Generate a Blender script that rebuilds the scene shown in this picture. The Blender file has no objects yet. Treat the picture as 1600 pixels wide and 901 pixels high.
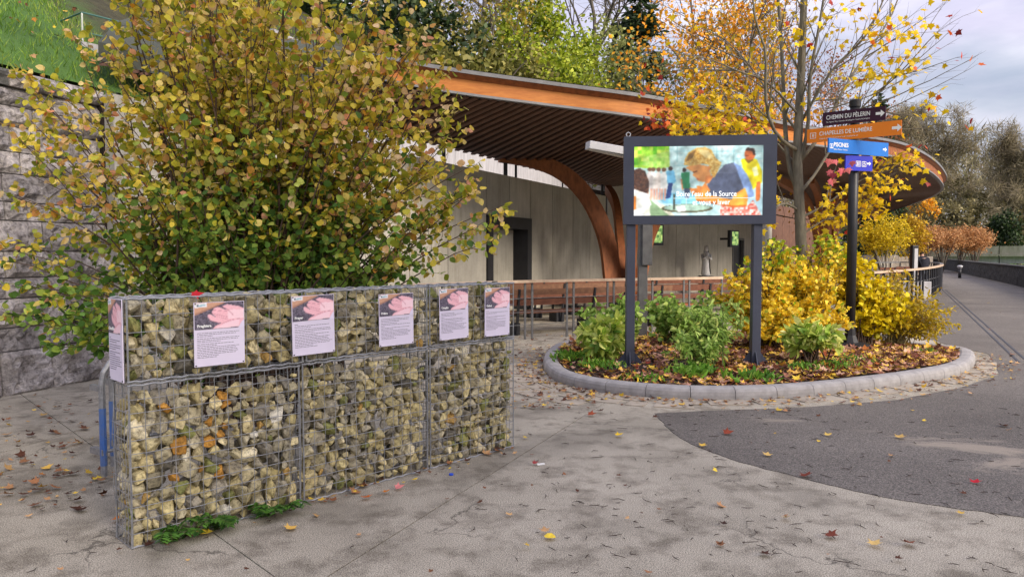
import bpy, math, random
import numpy as np
from mathutils import Vector, Matrix, noise as mnoise

# ------------------------------------------------------------------ camera, sky, sun
C = bpy.context.scene
COL = C.collection
rad = math.radians
CAMZ, FPX, HOR = 1.65, 1150.0, 394.0
PITCH = math.atan((450.5 - HOR) / FPX)
cam_d = bpy.data.cameras.new("camera")
cam = bpy.data.objects.new("camera", cam_d)
COL.objects.link(cam)
cam.location = (0, 0, CAMZ)
cam.rotation_euler = (math.pi / 2 - PITCH, 0, 0)
cam_d.sensor_width = 36.0
cam_d.lens = 36.0 * FPX / 1600.0
cam_d.clip_start = 0.05
cam_d.clip_end = 2000
C.camera = cam

SUN_EL, SUN_AZ = 30.0, 132.0      # azimuth clockwise from +Y (behind the camera, to its right)
w = bpy.data.worlds.new("World")
C.world = w
w.use_nodes = True
nt = w.node_tree
for n in list(nt.nodes):
    nt.nodes.remove(n)
def wn(t, **kw):
    n = nt.nodes.new(t)
    for k, v in kw.items():
        setattr(n, k, v)
    return n
wo = wn('ShaderNodeOutputWorld'); bg = wn('ShaderNodeBackground')
sky = wn('ShaderNodeTexSky', sky_type='NISHITA', sun_disc=False)
sky.sun_elevation = rad(SUN_EL); sky.sun_rotation = rad(SUN_AZ)
tc = wn('ShaderNodeTexCoord'); mp = wn('ShaderNodeMapping')
mp.inputs['Scale'].default_value = (1.3, 1.3, 4.2); mp.inputs['Location'].default_value = (0.35, 0.1, 0.2)
nz = wn('ShaderNodeTexNoise'); nz.inputs['Scale'].default_value = 2.3; nz.inputs['Detail'].default_value = 6; nz.inputs['Roughness'].default_value = .55
cr = wn('ShaderNodeValToRGB')
cr.color_ramp.elements[0].position = .30; cr.color_ramp.elements[0].color = (.35, .35, .35, 1)
cr.color_ramp.elements[1].position = .58; cr.color_ramp.elements[1].color = (.97, .97, .97, 1)
nz2 = wn('ShaderNodeTexNoise'); nz2.inputs['Scale'].default_value = 3.4; nz2.inputs['Detail'].default_value = 5
cc = wn('ShaderNodeMix', data_type='RGBA')
cc.inputs['A'].default_value = (6.0, 5.8, 7.4, 1)
cc.inputs['B'].default_value = (7.9, 7.8, 8.9, 1)
mx = wn('ShaderNodeMix', data_type='RGBA')
L = nt.links.new
L(tc.outputs['Generated'], mp.inputs['Vector']); L(mp.outputs['Vector'], nz.inputs['Vector']); L(mp.outputs['Vector'], nz2.inputs['Vector'])
L(nz.outputs['Fac'], cr.inputs['Fac']); L(cr.outputs['Color'], mx.inputs['Factor'])
cr2 = wn('ShaderNodeValToRGB'); cr2.color_ramp.elements[0].position = .40; cr2.color_ramp.elements[1].position = .62
L(nz2.outputs['Fac'], cr2.inputs['Fac']); L(cr2.outputs['Color'], cc.inputs['Factor'])
L(sky.outputs['Color'], mx.inputs['A']); L(cc.outputs['Result'], mx.inputs['B'])
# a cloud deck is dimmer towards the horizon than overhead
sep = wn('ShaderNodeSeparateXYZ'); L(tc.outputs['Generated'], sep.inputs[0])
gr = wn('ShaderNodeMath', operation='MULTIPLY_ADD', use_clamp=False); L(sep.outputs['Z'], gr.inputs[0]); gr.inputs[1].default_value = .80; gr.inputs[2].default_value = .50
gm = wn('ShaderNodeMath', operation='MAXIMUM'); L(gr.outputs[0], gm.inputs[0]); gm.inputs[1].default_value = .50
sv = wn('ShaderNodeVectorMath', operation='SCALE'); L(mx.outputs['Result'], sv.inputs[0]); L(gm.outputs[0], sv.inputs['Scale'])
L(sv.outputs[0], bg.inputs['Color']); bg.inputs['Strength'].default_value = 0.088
L(bg.outputs['Background'], wo.inputs['Surface'])

sd = bpy.data.lights.new("sun", 'SUN'); sd.energy = 2.9; sd.angle = rad(28); sd.color = (1.0, .88, .72)
sun = bpy.data.objects.new("sun", sd); COL.objects.link(sun)
_a, _e = rad(SUN_AZ), rad(SUN_EL)
_d = Vector((math.sin(_a) * math.cos(_e), math.cos(_a) * math.cos(_e), math.sin(_e)))
sun.rotation_euler = _d.to_track_quat('Z', 'Y').to_euler()
sun.location = _d * 60
C.view_settings.view_transform = 'Standard'
C.view_settings.look = 'None'
C.view_settings.exposure = 1.12
C.view_settings.gamma = 1.0
C.view_settings.use_curve_mapping = False
C.cycles.use_denoising = True
C.cycles.max_bounces = 6
C.cycles.diffuse_bounces = 4
C.cycles.transparent_max_bounces = 8

# ------------------------------------------------------------------ helpers
_f = Vector((0, math.cos(PITCH), -math.sin(PITCH))); _u = Vector((0, math.sin(PITCH), math.cos(PITCH)))
def ray(px, py):
    return Vector(((px - 800) / FPX, 0, 0)) + _f + _u * ((450.5 - py) / FPX)
def G(px, py, z=0.0):
    d = ray(px, py); t = (z - CAMZ) / d.z
    return Vector((d.x * t, d.y * t, z))
def D(px, py, y):
    d = ray(px, py); t = y / d.y
    return Vector((d.x * t, y, CAMZ + d.z * t))
def lin(c):
    return tuple(((v / 255.0) / 12.92 if v / 255.0 <= .04045 else ((v / 255.0 + .055) / 1.055) ** 2.4) for v in c)
def tag(o, label=None, cat=None, group=None, kind=None):
    if label: o['label'] = label
    if cat: o['category'] = cat
    if group: o['group'] = group
    if kind: o['kind'] = kind
    return o
def wmat(o):
    return o.matrix_basis.copy() if o.parent is None else wmat(o.parent) @ o.matrix_parent_inverse @ o.matrix_basis
def setp(o, p):
    if p is not None:
        o.parent = p
        o.matrix_parent_inverse = wmat(p).inverted()
    return o
def thing(name, label, cat, loc=(0, 0, 0), group=None, kind=None):
    o = bpy.data.objects.new(name, None); COL.objects.link(o)
    o.location = loc; o.empty_display_size = .2
    return tag(o, label, cat, group, kind)
def link(name, me, parent=None, mat=None):
    if mat is not None and not me.materials: me.materials.append(mat)
    o = bpy.data.objects.new(name, me); COL.objects.link(o)
    return setp(o, parent)
def copy_tree(o, parent=None):
    c = o.copy(); COL.objects.link(c)
    if parent is not None: c.parent = parent
    for ch in list(o.children):
        copy_tree(ch, c)
    return c

class MB:
    def __init__(s): s.v = []; s.f = []; s.sm = False
    def quadbox(s, c8):
        b = len(s.v); s.v += [tuple(p) for p in c8]
        s.f += [tuple(b + i for i in q) for q in ((0, 3, 2, 1), (4, 5, 6, 7), (0, 1, 5, 4), (1, 2, 6, 5), (2, 3, 7, 6), (3, 0, 4, 7))]
        return s
    def box(s, c, size, m=None):
        hx, hy, hz = size[0] / 2, size[1] / 2, size[2] / 2
        pts = [Vector((x, y, z)) for z in (-hz, hz) for x, y in ((-hx, -hy), (hx, -hy), (hx, hy), (-hx, hy))]
        c = Vector(c)
        return s.quadbox([(m @ p if m is not None else p) + c for p in pts])
    def bar(s, a, b, wd, ht, up=(0, 0, 1)):
        a, b = Vector(a), Vector(b); t = (b - a); ln = t.length; t.normalize()
        sd_ = t.cross(Vector(up))
        if sd_.length < 1e-4: sd_ = Vector((1, 0, 0))
        sd_.normalize(); upv = sd_.cross(t)
        q = [(-1, -1), (1, -1), (1, 1), (-1, 1)]
        return s.quadbox([p + sd_ * (i * wd / 2) + upv * (j * ht / 2) for p in (a, b) for i, j in q])
    def tube(s, pts, r, n=6, cap=True):
        pts = [Vector(p) for p in pts]; k = len(pts)
        rr = r if hasattr(r, '__len__') else [r] * k
        t0 = (pts[1] - pts[0]).normalized()
        ax = t0.cross(Vector((0, 0, 1)))
        if ax.length < .1: ax = t0.cross(Vector((1, 0, 0)))
        ax.normalize(); b0 = len(s.v)
        for i in range(k):
            t = (pts[min(i + 1, k - 1)] - pts[max(i - 1, 0)])
            if t.length < 1e-9: t = t0
            t.normalize()
            ax = ax - t * ax.dot(t)
            if ax.length < 1e-6: ax = t.orthogonal()
            ax.normalize(); bx = t.cross(ax)
            for j in range(n):
                an = 2 * math.pi * j / n
                s.v.append(tuple(pts[i] + ax * (math.cos(an) * rr[i]) + bx * (math.sin(an) * rr[i])))
        for i in range(k - 1):
            for j in range(n):
                s.f.append((b0 + i * n + j, b0 + i * n + (j + 1) % n, b0 + (i + 1) * n + (j + 1) % n, b0 + (i + 1) * n + j))
        if cap:
            s.f.append(tuple(b0 + j for j in reversed(range(n)))); s.f.append(tuple(b0 + (k - 1) * n + j for j in range(n)))
        return s
    def lathe(s, c, prof, n=16):
        c = Vector(c); b0 = len(s.v); k = len(prof)
        for r, z in prof:
            for j in range(n):
                an = 2 * math.pi * j / n
                s.v.append((c.x + r * math.cos(an), c.y + r * math.sin(an), c.z + z))
        for i in range(k - 1):
            for j in range(n):
                s.f.append((b0 + i * n + j, b0 + i * n + (j + 1) % n, b0 + (i + 1) * n + (j + 1) % n, b0 + (i + 1) * n + j))
        s.f.append(tuple(b0 + j for j in reversed(range(n)))); s.f.append(tuple(b0 + (k - 1) * n + j for j in range(n)))
        return s
    def prism(s, poly, z0, z1):
        b = len(s.v); n = len(poly)
        s.v += [(p[0], p[1], z0) for p in poly] + [(p[0], p[1], z1) for p in poly]
        s.f.append(tuple(b + i for i in reversed(range(n)))); s.f.append(tuple(b + n + i for i in range(n)))
        for i in range(n):
            j = (i + 1) % n; s.f.append((b + i, b + j, b + n + j, b + n + i))
        return s
    def grid(s, P):
        b = len(s.v); a = len(P); c = len(P[0])
        for row in P: s.v += [tuple(p) for p in row]
        for i in range(a - 1):
            for j in range(c - 1):
                s.f.append((b + i * c + j, b + i * c + j + 1, b + (i + 1) * c + j + 1, b + (i + 1) * c + j))
        return s
    def mesh(s, name, mat=None):
        me = bpy.data.meshes.new(name); me.from_pydata(s.v, [], s.f)
        if s.sm: me.polygons.foreach_set('use_smooth', [True] * len(me.polygons))
        if mat is not None: me.materials.append(mat)
        me.update()
        return me
    def build(s, name, mat, parent=None, smooth=False, bevel=0):
        s.sm = smooth
        o = link(name, s.mesh(name, mat), parent)
        if bevel:
            m = o.modifiers.new('bevel', 'BEVEL'); m.width = bevel; m.segments = 2; m.limit_method = 'ANGLE'
        return o

def catmull(P, per=8):
    P = [Vector(p) for p in P]; out = []
    for i in range(len(P) - 1):
        p0, p1, p2, p3 = P[max(i - 1, 0)], P[i], P[i + 1], P[min(i + 2, len(P) - 1)]
        for k in range(per):
            t = k / per
            out.append(.5 * ((2 * p1) + (p2 - p0) * t + (2 * p0 - 5 * p1 + 4 * p2 - p3) * t * t + (3 * p1 - p0 - 3 * p2 + p3) * t ** 3))
    out.append(P[-1]); return out
def resample(P, n):
    d = [0]
    for a, b in zip(P, P[1:]): d.append(d[-1] + (b - a).length)
    out = []; j = 0
    for i in range(n):
        s = d[-1] * i / (n - 1)
        while j < len(P) - 2 and d[j + 1] < s: j += 1
        q = (s - d[j]) / max(1e-9, d[j + 1] - d[j]); out.append(P[j].lerp(P[j + 1], min(max(q, 0), 1)))
    return out
def pip(X, Y, poly):
    ins = np.zeros(X.shape, bool); n = len(poly)
    for i in range(n):
        x0, y0 = poly[i][0], poly[i][1]; x1, y1 = poly[(i + 1) % n][0], poly[(i + 1) % n][1]
        if y0 == y1: continue
        c = ((y0 > Y) != (y1 > Y)) & (X < (x1 - x0) * (Y - y0) / (y1 - y0) + x0)
        ins ^= c
    return ins

# ------------------------------------------------------------------ materials
def newmat(name):
    m = bpy.data.materials.new(name); m.use_nodes = True
    t = m.node_tree; b = t.nodes['Principled BSDF']
    return m, t, b
def nd(t, typ, **kw):
    n = t.nodes.new(typ)
    for k, v in kw.items():
        if k in n.inputs: n.inputs[k].default_value = v
        else: setattr(n, k, v)
    return n
def ramp(t, fac, stops):
    r = t.nodes.new('ShaderNodeValToRGB'); e = r.color_ramp.elements
    while len(e) < len(stops): e.new(.5)
    for el, (p, c) in zip(e, stops):
        el.position = p; el.color = (*c, 1) if len(c) == 3 else c
    t.links.new(fac, r.inputs['Fac']); return r
def noi(t, scale, detail=5, rough=.6, vec=None, dist=0):
    n = nd(t, 'ShaderNodeTexNoise'); n.inputs['Scale'].default_value = scale; n.inputs['Detail'].default_value = detail
    n.inputs['Roughness'].default_value = rough; n.inputs['Distortion'].default_value = dist
    if vec is not None: t.links.new(vec, n.inputs['Vector'])
    return n
def objvec(t, scale=(1, 1, 1)):
    c = nd(t, 'ShaderNodeTexCoord'); m = nd(t, 'ShaderNodeMapping'); m.inputs['Scale'].default_value = scale
    t.links.new(c.outputs['Object'], m.inputs['Vector']); return m.outputs['Vector']
def mixc(t, fac, a, b, mode='MIX'):
    m = nd(t, 'ShaderNodeMix', data_type='RGBA', blend_type=mode)
    for s, v in (('Factor', fac), ('A', a), ('B', b)):
        if hasattr(v, 'links') or hasattr(v, 'is_linked'): t.links.new(v, m.inputs[s])
        elif isinstance(v, (int, float)): m.inputs[s].default_value = v
        else: m.inputs[s].default_value = (*v, 1)
    return m.outputs['Result']
def bump(t, b, h, strength=.3, dist=.02, prev=None):
    n = nd(t, 'ShaderNodeBump'); n.inputs['Strength'].default_value = strength; n.inputs['Distance'].default_value = dist
    t.links.new(h, n.inputs['Height'])
    if prev is not None: t.links.new(prev, n.inputs['Normal'])
    t.links.new(n.outputs['Normal'], b.inputs['Normal']); return n.outputs['Normal']
def mat(name, a, bcol=None, rough=.7, scale=6, bscale=60, bst=.2, bd=.01, metal=0, sp=.35, stretch=(1, 1, 1), detail=6):
    m, t, b = newmat(name); v = objvec(t, stretch)
    bcol = bcol or tuple(c * .7 for c in a)
    n = noi(t, scale, detail, .65, v)
    r = ramp(t, n.outputs['Fac'], [(.32, bcol), (.68, a)])
    t.links.new(r.outputs['Color'], b.inputs['Base Color'])
    b.inputs['Roughness'].default_value = rough; b.inputs['Metallic'].default_value = metal
    b.inputs['Specular IOR Level'].default_value = sp
    if bst:
        n2 = noi(t, bscale, 4, .6, v); bump(t, b, n2.outputs['Fac'], bst, bd)
    return m
def emit(name, col, s=1.0):
    m, t, b = newmat(name); b.inputs['Base Color'].default_value = (.02, .02, .02, 1)
    b.inputs['Emission Color'].default_value = (*col, 1); b.inputs['Emission Strength'].default_value = s; return m
def leafmat(name, src='col', trans=.35, rough=.55):
    """leaf blade: its own pigment (per leaf), slightly mottled, light passes through it"""
    m, t, b = newmat(name)
    if src == 'obj':
        c = nd(t, 'ShaderNodeObjectInfo').outputs['Color']
    else:
        c = nd(t, 'ShaderNodeAttribute', attribute_name='col').outputs['Color']
    n = noi(t, 45, 3, .6, objvec(t) if src != 'obj' else None)
    mm = nd(t, 'ShaderNodeMath', operation='MULTIPLY_ADD'); t.links.new(n.outputs['Fac'], mm.inputs[0]); mm.inputs[1].default_value = .8; mm.inputs[2].default_value = .6
    vm = nd(t, 'ShaderNodeVectorMath', operation='SCALE'); t.links.new(c, vm.inputs[0]); t.links.new(mm.outputs[0], vm.inputs['Scale'])
    c = vm.outputs[0]
    t.links.new(c, b.inputs['Base Color']); b.inputs['Roughness'].default_value = rough; b.inputs['Specular IOR Level'].default_value = .3
    tr = nd(t, 'ShaderNodeBsdfTranslucent'); t.links.new(c, tr.inputs['Color'])
    mx_ = nd(t, 'ShaderNodeMixShader'); mx_.inputs[0].default_value = trans
    t.links.new(b.outputs[0], mx_.inputs[1]); t.links.new(tr.outputs[0], mx_.inputs[2])
    t.links.new(mx_.outputs[0], t.nodes['Material Output'].inputs['Surface']); return m
def picmat(name, strength=0):
    m, t, b = newmat(name); c = nd(t, 'ShaderNodeAttribute', attribute_name='col').outputs['Color']
    if strength:
        b.inputs['Base Color'].default_value = (.02, .02, .02, 1); t.links.new(c, b.inputs['Emission Color']); b.inputs['Emission Strength'].default_value = strength
    else:
        t.links.new(c, b.inputs['Base Color'])
    b.inputs['Roughness'].default_value = .4; return m

LEAF = leafmat('leaf'); LEAFO = leafmat('leaf_single', 'obj'); LITTER = leafmat('dead_leaf', trans=.12, rough=.75); LITTERO = leafmat('dead_leaf_single', 'obj', .12, .75)
GRASSM = leafmat('grass_blade', trans=.3)
WIRE = mat('galvanised_wire', (.37, .375, .39), (.22, .225, .235), .5, 30, 90, .1, metal=.5)
DGREY = mat('dark_blue_grey_paint', (.055, .062, .095), (.045, .05, .075), .45, 3, 150, .05)
BLACK = mat('black_metal', (.025, .026, .032), (.018, .018, .022), .45, 5, 100, .05)
GREYMET = mat('grey_painted_steel', (.145, .145, .15), (.09, .09, .095), .55, 8, 90, .1)
LIGHTMET = mat('light_grey_metal', (.52, .52, .55), (.42, .42, .45), .5, 4, 90, .06)
WHITE = mat('white_print', (.85, .85, .85), (.8, .8, .8), .5, 4, 90, 0)
PAPER = mat('poster_board', (.74, .68, .83), (.70, .64, .79), .45, 4, 90, .02)
INK = mat('grey_ink', (.16, .14, .2), (.13, .12, .17), .6, 4, 90, 0)
def wood(name, a, b_, rough=.6, stretch=(3, 3, 3), scale=4):
    return mat(name, a, b_, rough, scale, 25, .25, .006, stretch=stretch, detail=8)
# ------------------------------------------------------------------ leaves and branches
def tri_mesh(name, V, F, colors=None, mat_=None, smooth=False):
    me = bpy.data.meshes.new(name); nv, nf = len(V), len(F)
    me.vertices.add(nv); me.vertices.foreach_set('co', np.asarray(V, np.float32).ravel())
    me.loops.add(nf * 3); me.loops.foreach_set('vertex_index', np.asarray(F, np.int32).ravel())
    me.polygons.add(nf); me.polygons.foreach_set('loop_start', np.arange(0, nf * 3, 3, dtype=np.int32))
    if smooth: me.polygons.foreach_set('use_smooth', np.ones(nf, bool))
    if colors is not None:
        a = me.color_attributes.new('col', 'FLOAT_COLOR', 'POINT')
        a.data.foreach_set('color', np.concatenate([colors, np.ones((nv, 1))], 1).astype(np.float32).ravel())
    if mat_ is not None: me.materials.append(mat_)
    me.update(calc_edges=True); me.validate(); return me
def _leaf(side, mid, tipz):
    c = [(0, 0, 0), (0, .5, -.03), (0, 1, tipz)]; V = c[:]; F = []
    for sg in (1, -1):
        b = len(V); V += [(sg * x, y, z) for x, y, z in side]
        tr = [(0, b, 1), (b, b + 1, 1), (1, b + 1, b + 2), (1, b + 2, 2)]
        F += [q if sg > 0 else (q[0], q[2], q[1]) for q in tr]
    return np.array(V, float), np.array(F)
T_OVATE = _leaf([(.34, .20, .06), (.42, .52, .05), (.21, .84, -.03)], 0, -.10)
T_LANCE = _leaf([(.13, .22, .04), (.19, .52, .03), (.10, .82, -.04)], 0, -.16)
T_AUCUBA = _leaf([(.17, .22, .04), (.25, .5, .03), (.14, .8, -.05)], 0, -.18)
def _maple():
    pts = [(0, 0), (.18, .10), (.42, .02), (.34, .26), (.62, .50), (.36, .50), (.22, .62), (0, 1.0)]
    o = pts + [(-x, y) for x, y in reversed(pts[1:-1])]
    V = [(0, .36, .05)] + [(x, y, -.10 * (abs(x) + (y - .3) ** 2)) for x, y in o]; n = len(o)
    return np.array(V, float), np.array([(0, 1 + i, 1 + (i + 1) % n) for i in range(n)])
T_MAPLE = _maple()
T_RHOMB = (np.array([(0, 0, 0), (.36, .5, .08), (0, 1, -.08), (-.36, .5, .08)], float), np.array([(0, 1, 2), (0, 2, 3)]))
T_BLADE = (np.array([(-.06, 0, 0), (.06, 0, 0), (.0, 1, .0)], float), np.array([(0, 1, 2)]))

def frames(axis, nrm):
    y = axis / np.linalg.norm(axis, axis=1, keepdims=True)
    x = np.cross(y, nrm); x /= np.maximum(np.linalg.norm(x, axis=1, keepdims=True), 1e-6)
    z = np.cross(x, y); return x, y, z
def leaf_mesh(name, tmpl, P, axis, nrm, size, colors, mat_):
    TV, TF = tmpl; n, k = len(P), len(TV); x, y, z = frames(axis, nrm)
    V = P[:, None] + size[:, None, None] * (TV[None, :, 0:1] * x[:, None] + TV[None, :, 1:2] * y[:, None] + TV[None, :, 2:3] * z[:, None])
    F = (TF[None] + (np.arange(n) * k)[:, None, None]).reshape(-1, 3)
    return tri_mesh(name, V.reshape(-1, 3), F, np.repeat(colors, k, axis=0), mat_)
def palette(t, stops, rng, jit=.25):
    p = np.array([s[0] for s in stops]); c = np.array([lin(s[1]) for s in stops])
    o = np.stack([np.interp(t, p, c[:, i]) for i in range(3)], 1)
    return o * (1 + jit * (rng.random((len(t), 1)) * 2 - 1))
def bez(a, c, b, n):
    t = np.linspace(0, 1, n)[:, None]; return (1 - t) ** 2 * a + 2 * t * (1 - t) * c + t * t * b

class Plant:
    """stems from a base to targets, twigs off the stems, leaf sites along the twigs"""
    def __init__(s, seed): s.r = np.random.default_rng(seed); s.mb = MB(); s.P = []; s.A = []; s.N = []
    def leafsite(s, p, ax, out):
        r = s.r; s.P.append(p); a = ax + r.normal(0, .45, 3) + np.array([0, 0, -.35]) + .35 * out; s.A.append(a)
        s.N.append(np.array([0, 0, .55]) + r.normal(0, .65, 3) + .18 * out)
    def stem(s, base, tgt, r0, r1, up=.35, twigs=6, tl=.4, lv=6, start=.3, sides=5, n=8, wob=.05, leafstem=True, twig_r=.25, spread=.8):
        r = s.r; base = np.array(base, float); tgt = np.array(tgt, float); ln = np.linalg.norm(tgt - base)
        c = base + (tgt - base) * .4 + np.array([0, 0, up * ln]) + r.normal(0, wob * ln, 3)
        pts = bez(base, c, tgt, n); pts[1:-1] += r.normal(0, wob * ln * .12, (n - 2, 3))
        s.mb.tube(pts, np.linspace(r0, r1, n), sides, False)
        for i in range(twigs):
            t = start + (1 - start) * (i + r.random()) / max(twigs, 1); t = min(t, .999)
            q = t * (n - 1); k = int(q); p = pts[k] + (pts[k + 1] - pts[k]) * (q - k); d = pts[k + 1] - pts[k]; d /= np.linalg.norm(d)
            e = r.normal(0, 1, 3); e -= d * e.dot(d); e /= np.linalg.norm(e)
            td = d * (1 - spread * .5) + e * spread + np.array([0, 0, .12]); td /= np.linalg.norm(td); L_ = tl * (.5 + r.random() * .8) * (1.1 - .5 * t)
            s.twig(p, td, L_, max(r1 * .9, r0 * twig_r * (1 - .6 * t)), lv)
        if leafstem: s.twig(pts[-1], (pts[-1] - pts[-2]), tl * .35, r1 * .9, max(lv // 2, 1))
        return pts
    def twig(s, p, d, L_, r0, lv, sides=3):
        r = s.r; d = np.array(d) / np.linalg.norm(d); e = p + d * L_ + np.array([0, 0, r.normal(0, .08) * L_])
        m = (p + e) / 2 + r.normal(0, .06, 3) * L_
        s.mb.tube([p, m, e], [r0, r0 * .7, r0 * .35], sides, False)
        for i in range(lv):
            t = (i + .5 + r.random() * .5) / lv; t = min(t, 1); q = p + (e - p) * t
            o = r.normal(0, 1, 3); o -= d * o.dot(d); o /= np.linalg.norm(o)
            s.leafsite(q, d * .5, o * 2)
    def arrays(s): return np.array(s.P), np.array(s.A), np.array(s.N)

# ------------------------------------------------------------------ ground materials
DAMP = [(*G(920, 680)[:2], .9), (*G(100, 740)[:2], .9), (*G(160, 800)[:2], .7), (*G(60, 770)[:2], .7), (*G(230, 880)[:2], .5), (*G(830, 640)[:2], .5), (*G(760, 712)[:2], .5), (*G(520, 800)[:2], .45), (*G(420, 830)[:2], .35), (*G(840, 560)[:2], .9), (*G(1260, 770)[:2], .4)]
def concrete_mat():
    m, t, b = newmat('exposed_aggregate_concrete'); v = objvec(t)
    big = noi(t, .55, 6, .6, v); med = noi(t, 3.2, 7, .7, v); fine = noi(t, 150, 2, .6, v)
    c = ramp(t, big.outputs['Fac'], [(.3, (.26, .238, .195)), (.5, (.34, .313, .26)), (.72, (.42, .388, .325))]).outputs['Color']
    st = ramp(t, med.outputs['Fac'], [(.36, (.42, .40, .38)), (.52, (1, 1, 1))]).outputs['Color']
    c = mixc(t, .8, c, st, 'MULTIPLY')
    sp = ramp(t, fine.outputs['Fac'], [(.37, (.28, .26, .245)), (.5, (1, .98, .96)), (.63, (1.7, 1.66, 1.6))]).outputs['Color']
    c = mixc(t, .85, c, sp, 'MULTIPLY')
    # damp blotches, some of them where water runs off the stones and gathers by the kerb
    dn = noi(t, 1.3, 5, .6, v, .5); acc = None
    for cx, cy, r_ in DAMP:
        ds_ = nd(t, 'ShaderNodeVectorMath', operation='DISTANCE'); t.links.new(v, ds_.inputs[0]); ds_.inputs[1].default_value = (cx, cy, 0)
        mr = nd(t, 'ShaderNodeMapRange'); t.links.new(ds_.outputs['Value'], mr.inputs['Value']); mr.inputs['From Min'].default_value = r_; mr.inputs['From Max'].default_value = 0; mr.inputs['To Min'].default_value = 0; mr.inputs['To Max'].default_value = .22
        if acc is None: acc = mr.outputs[0]
        else:
            ad = nd(t, 'ShaderNodeMath', operation='MAXIMUM'); t.links.new(acc, ad.inputs[0]); t.links.new(mr.outputs[0], ad.inputs[1]); acc = ad.outputs[0]
    sm = nd(t, 'ShaderNodeMath', operation='ADD'); t.links.new(dn.outputs['Fac'], sm.inputs[0]); t.links.new(acc, sm.inputs[1])
    dm = ramp(t, sm.outputs[0], [(.55, (0, 0, 0)), (.72, (.66, .66, .66))]).outputs['Color']
    c = mixc(t, dm, c, mixc(t, .55, c, (.09, .078, .058)))
    # hairline cracks here and there
    wv_ = nd(t, 'ShaderNodeVectorMath', operation='SCALE'); t.links.new(noi(t, 1.6, 5, .6, v).outputs['Color'], wv_.inputs[0]); wv_.inputs['Scale'].default_value = .9
    wa = nd(t, 'ShaderNodeVectorMath', operation='ADD'); t.links.new(v, wa.inputs[0]); t.links.new(wv_.outputs[0], wa.inputs[1])
    vk = nd(t, 'ShaderNodeTexVoronoi', feature='DISTANCE_TO_EDGE'); vk.inputs['Scale'].default_value = .38; t.links.new(wa.outputs[0], vk.inputs['Vector'])
    ck = ramp(t, vk.outputs['Distance'], [(.0015, (1, 1, 1)), (.0045, (0, 0, 0))]).outputs['Color']; cm = ramp(t, noi(t, .8, 3, .5, v).outputs['Fac'], [(.50, (0, 0, 0)), (.56, (.8, .8, .8))]).outputs['Color']
    c = mixc(t, mixc(t, 1, ck, cm, 'MULTIPLY'), c, (.05, .042, .034))
    t.links.new(c, b.inputs['Base Color'])
    rr = ramp(t, dm, [(0, (.85, .85, .85)), (1, (.55, .55, .55))]); t.links.new(rr.outputs['Color'], b.inputs['Roughness'])
    b.inputs['Specular IOR Level'].default_value = .3
    f2 = noi(t, 60, 4, .6, v); n1 = bump(t, b, f2.outputs['Fac'], .16, .006); bump(t, b, med.outputs['Fac'], .15, .05, n1); return m
SAND = [(*G(1400, 722)[:2], .45), (*G(1520, 700)[:2], .5), (*G(1330, 705)[:2], .3), (*G(1560, 725)[:2], .35), (*G(1480, 745)[:2], .25), (*G(1200, 655)[:2], .2)]
def asphalt_mat():
    m, t, b = newmat('asphalt'); v = objvec(t)
    big = noi(t, .5, 6, .6, v); fine = noi(t, 110, 3, .6, v); vo = nd(t, 'ShaderNodeTexVoronoi'); vo.inputs['Scale'].default_value = 130; t.links.new(v, vo.inputs['Vector'])
    c = ramp(t, big.outputs['Fac'], [(.3, (.098, .087, .077)), (.7, (.16, .144, .128))]).outputs['Color']
    sp = ramp(t, fine.outputs['Fac'], [(.36, (.35, .35, .36)), (.52, (1, 1, 1)), (.66, (2.2, 2.15, 2.1))]).outputs['Color']
    c = mixc(t, .9, c, sp, 'MULTIPLY')
    dn = noi(t, 1.1, 7, .72, objvec(t, (.5, 1.2, 1)), .6); acc = None
    for cx, cy, r_ in SAND:
        mv = nd(t, 'ShaderNodeMapping'); mv.inputs['Location'].default_value = (-cx * .45, -cy, 0); mv.inputs['Scale'].default_value = (.45, 1, 1); t.links.new(v, mv.inputs['Vector'])
        ds_ = nd(t, 'ShaderNodeVectorMath', operation='LENGTH'); t.links.new(mv.outputs['Vector'], ds_.inputs[0])
        mr = nd(t, 'ShaderNodeMapRange'); t.links.new(ds_.outputs['Value'], mr.inputs['Value']); mr.inputs['From Min'].default_value = r_; mr.inputs['From Max'].default_value = 0; mr.inputs['To Min'].default_value = 0; mr.inputs['To Max'].default_value = .2
        if acc is None: acc = mr.outputs[0]
        else:
            ad = nd(t, 'ShaderNodeMath', operation='MAXIMUM'); t.links.new(acc, ad.inputs[0]); t.links.new(mr.outputs[0], ad.inputs[1]); acc = ad.outputs[0]
    sm = nd(t, 'ShaderNodeMath', operation='ADD'); t.links.new(dn.outputs['Fac'], sm.inputs[0]); t.links.new(acc, sm.inputs[1])
    dm = ramp(t, sm.outputs[0], [(.60, (0, 0, 0)), (.70, (.85, .85, .85))]).outputs['Color']
    c = mixc(t, dm, c, (.31, .265, .215)); t.links.new(c, b.inputs['Base Color'])
    b.inputs['Roughness'].default_value = .75; b.inputs['Specular IOR Level'].default_value = .35
    bump(t, b, vo.outputs['Distance'], .6, .008); return m
CONC = concrete_mat(); ASPH = asphalt_mat()
SOIL = mat('dark_soil', (.055, .038, .026), (.02, .014, .010), .9, 9, 40, .8, .03)
EARTH = mat('hill_earth', (.050, .055, .022), (.022, .020, .012), .95, 1.2, 8, .8, .1)
TURF = mat('turf', (.11, .24, .025), (.045, .10, .012), .9, 1.4, 14, .8, .06)
KERBM = mat('kerb_concrete', (.35, .335, .335), (.23, .22, .22), .75, 7, 130, .35, .006)
FLAG = mat('paving_flag', (.42, .365, .295), (.27, .232, .185), .85, 4, 70, .4, .01)
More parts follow.
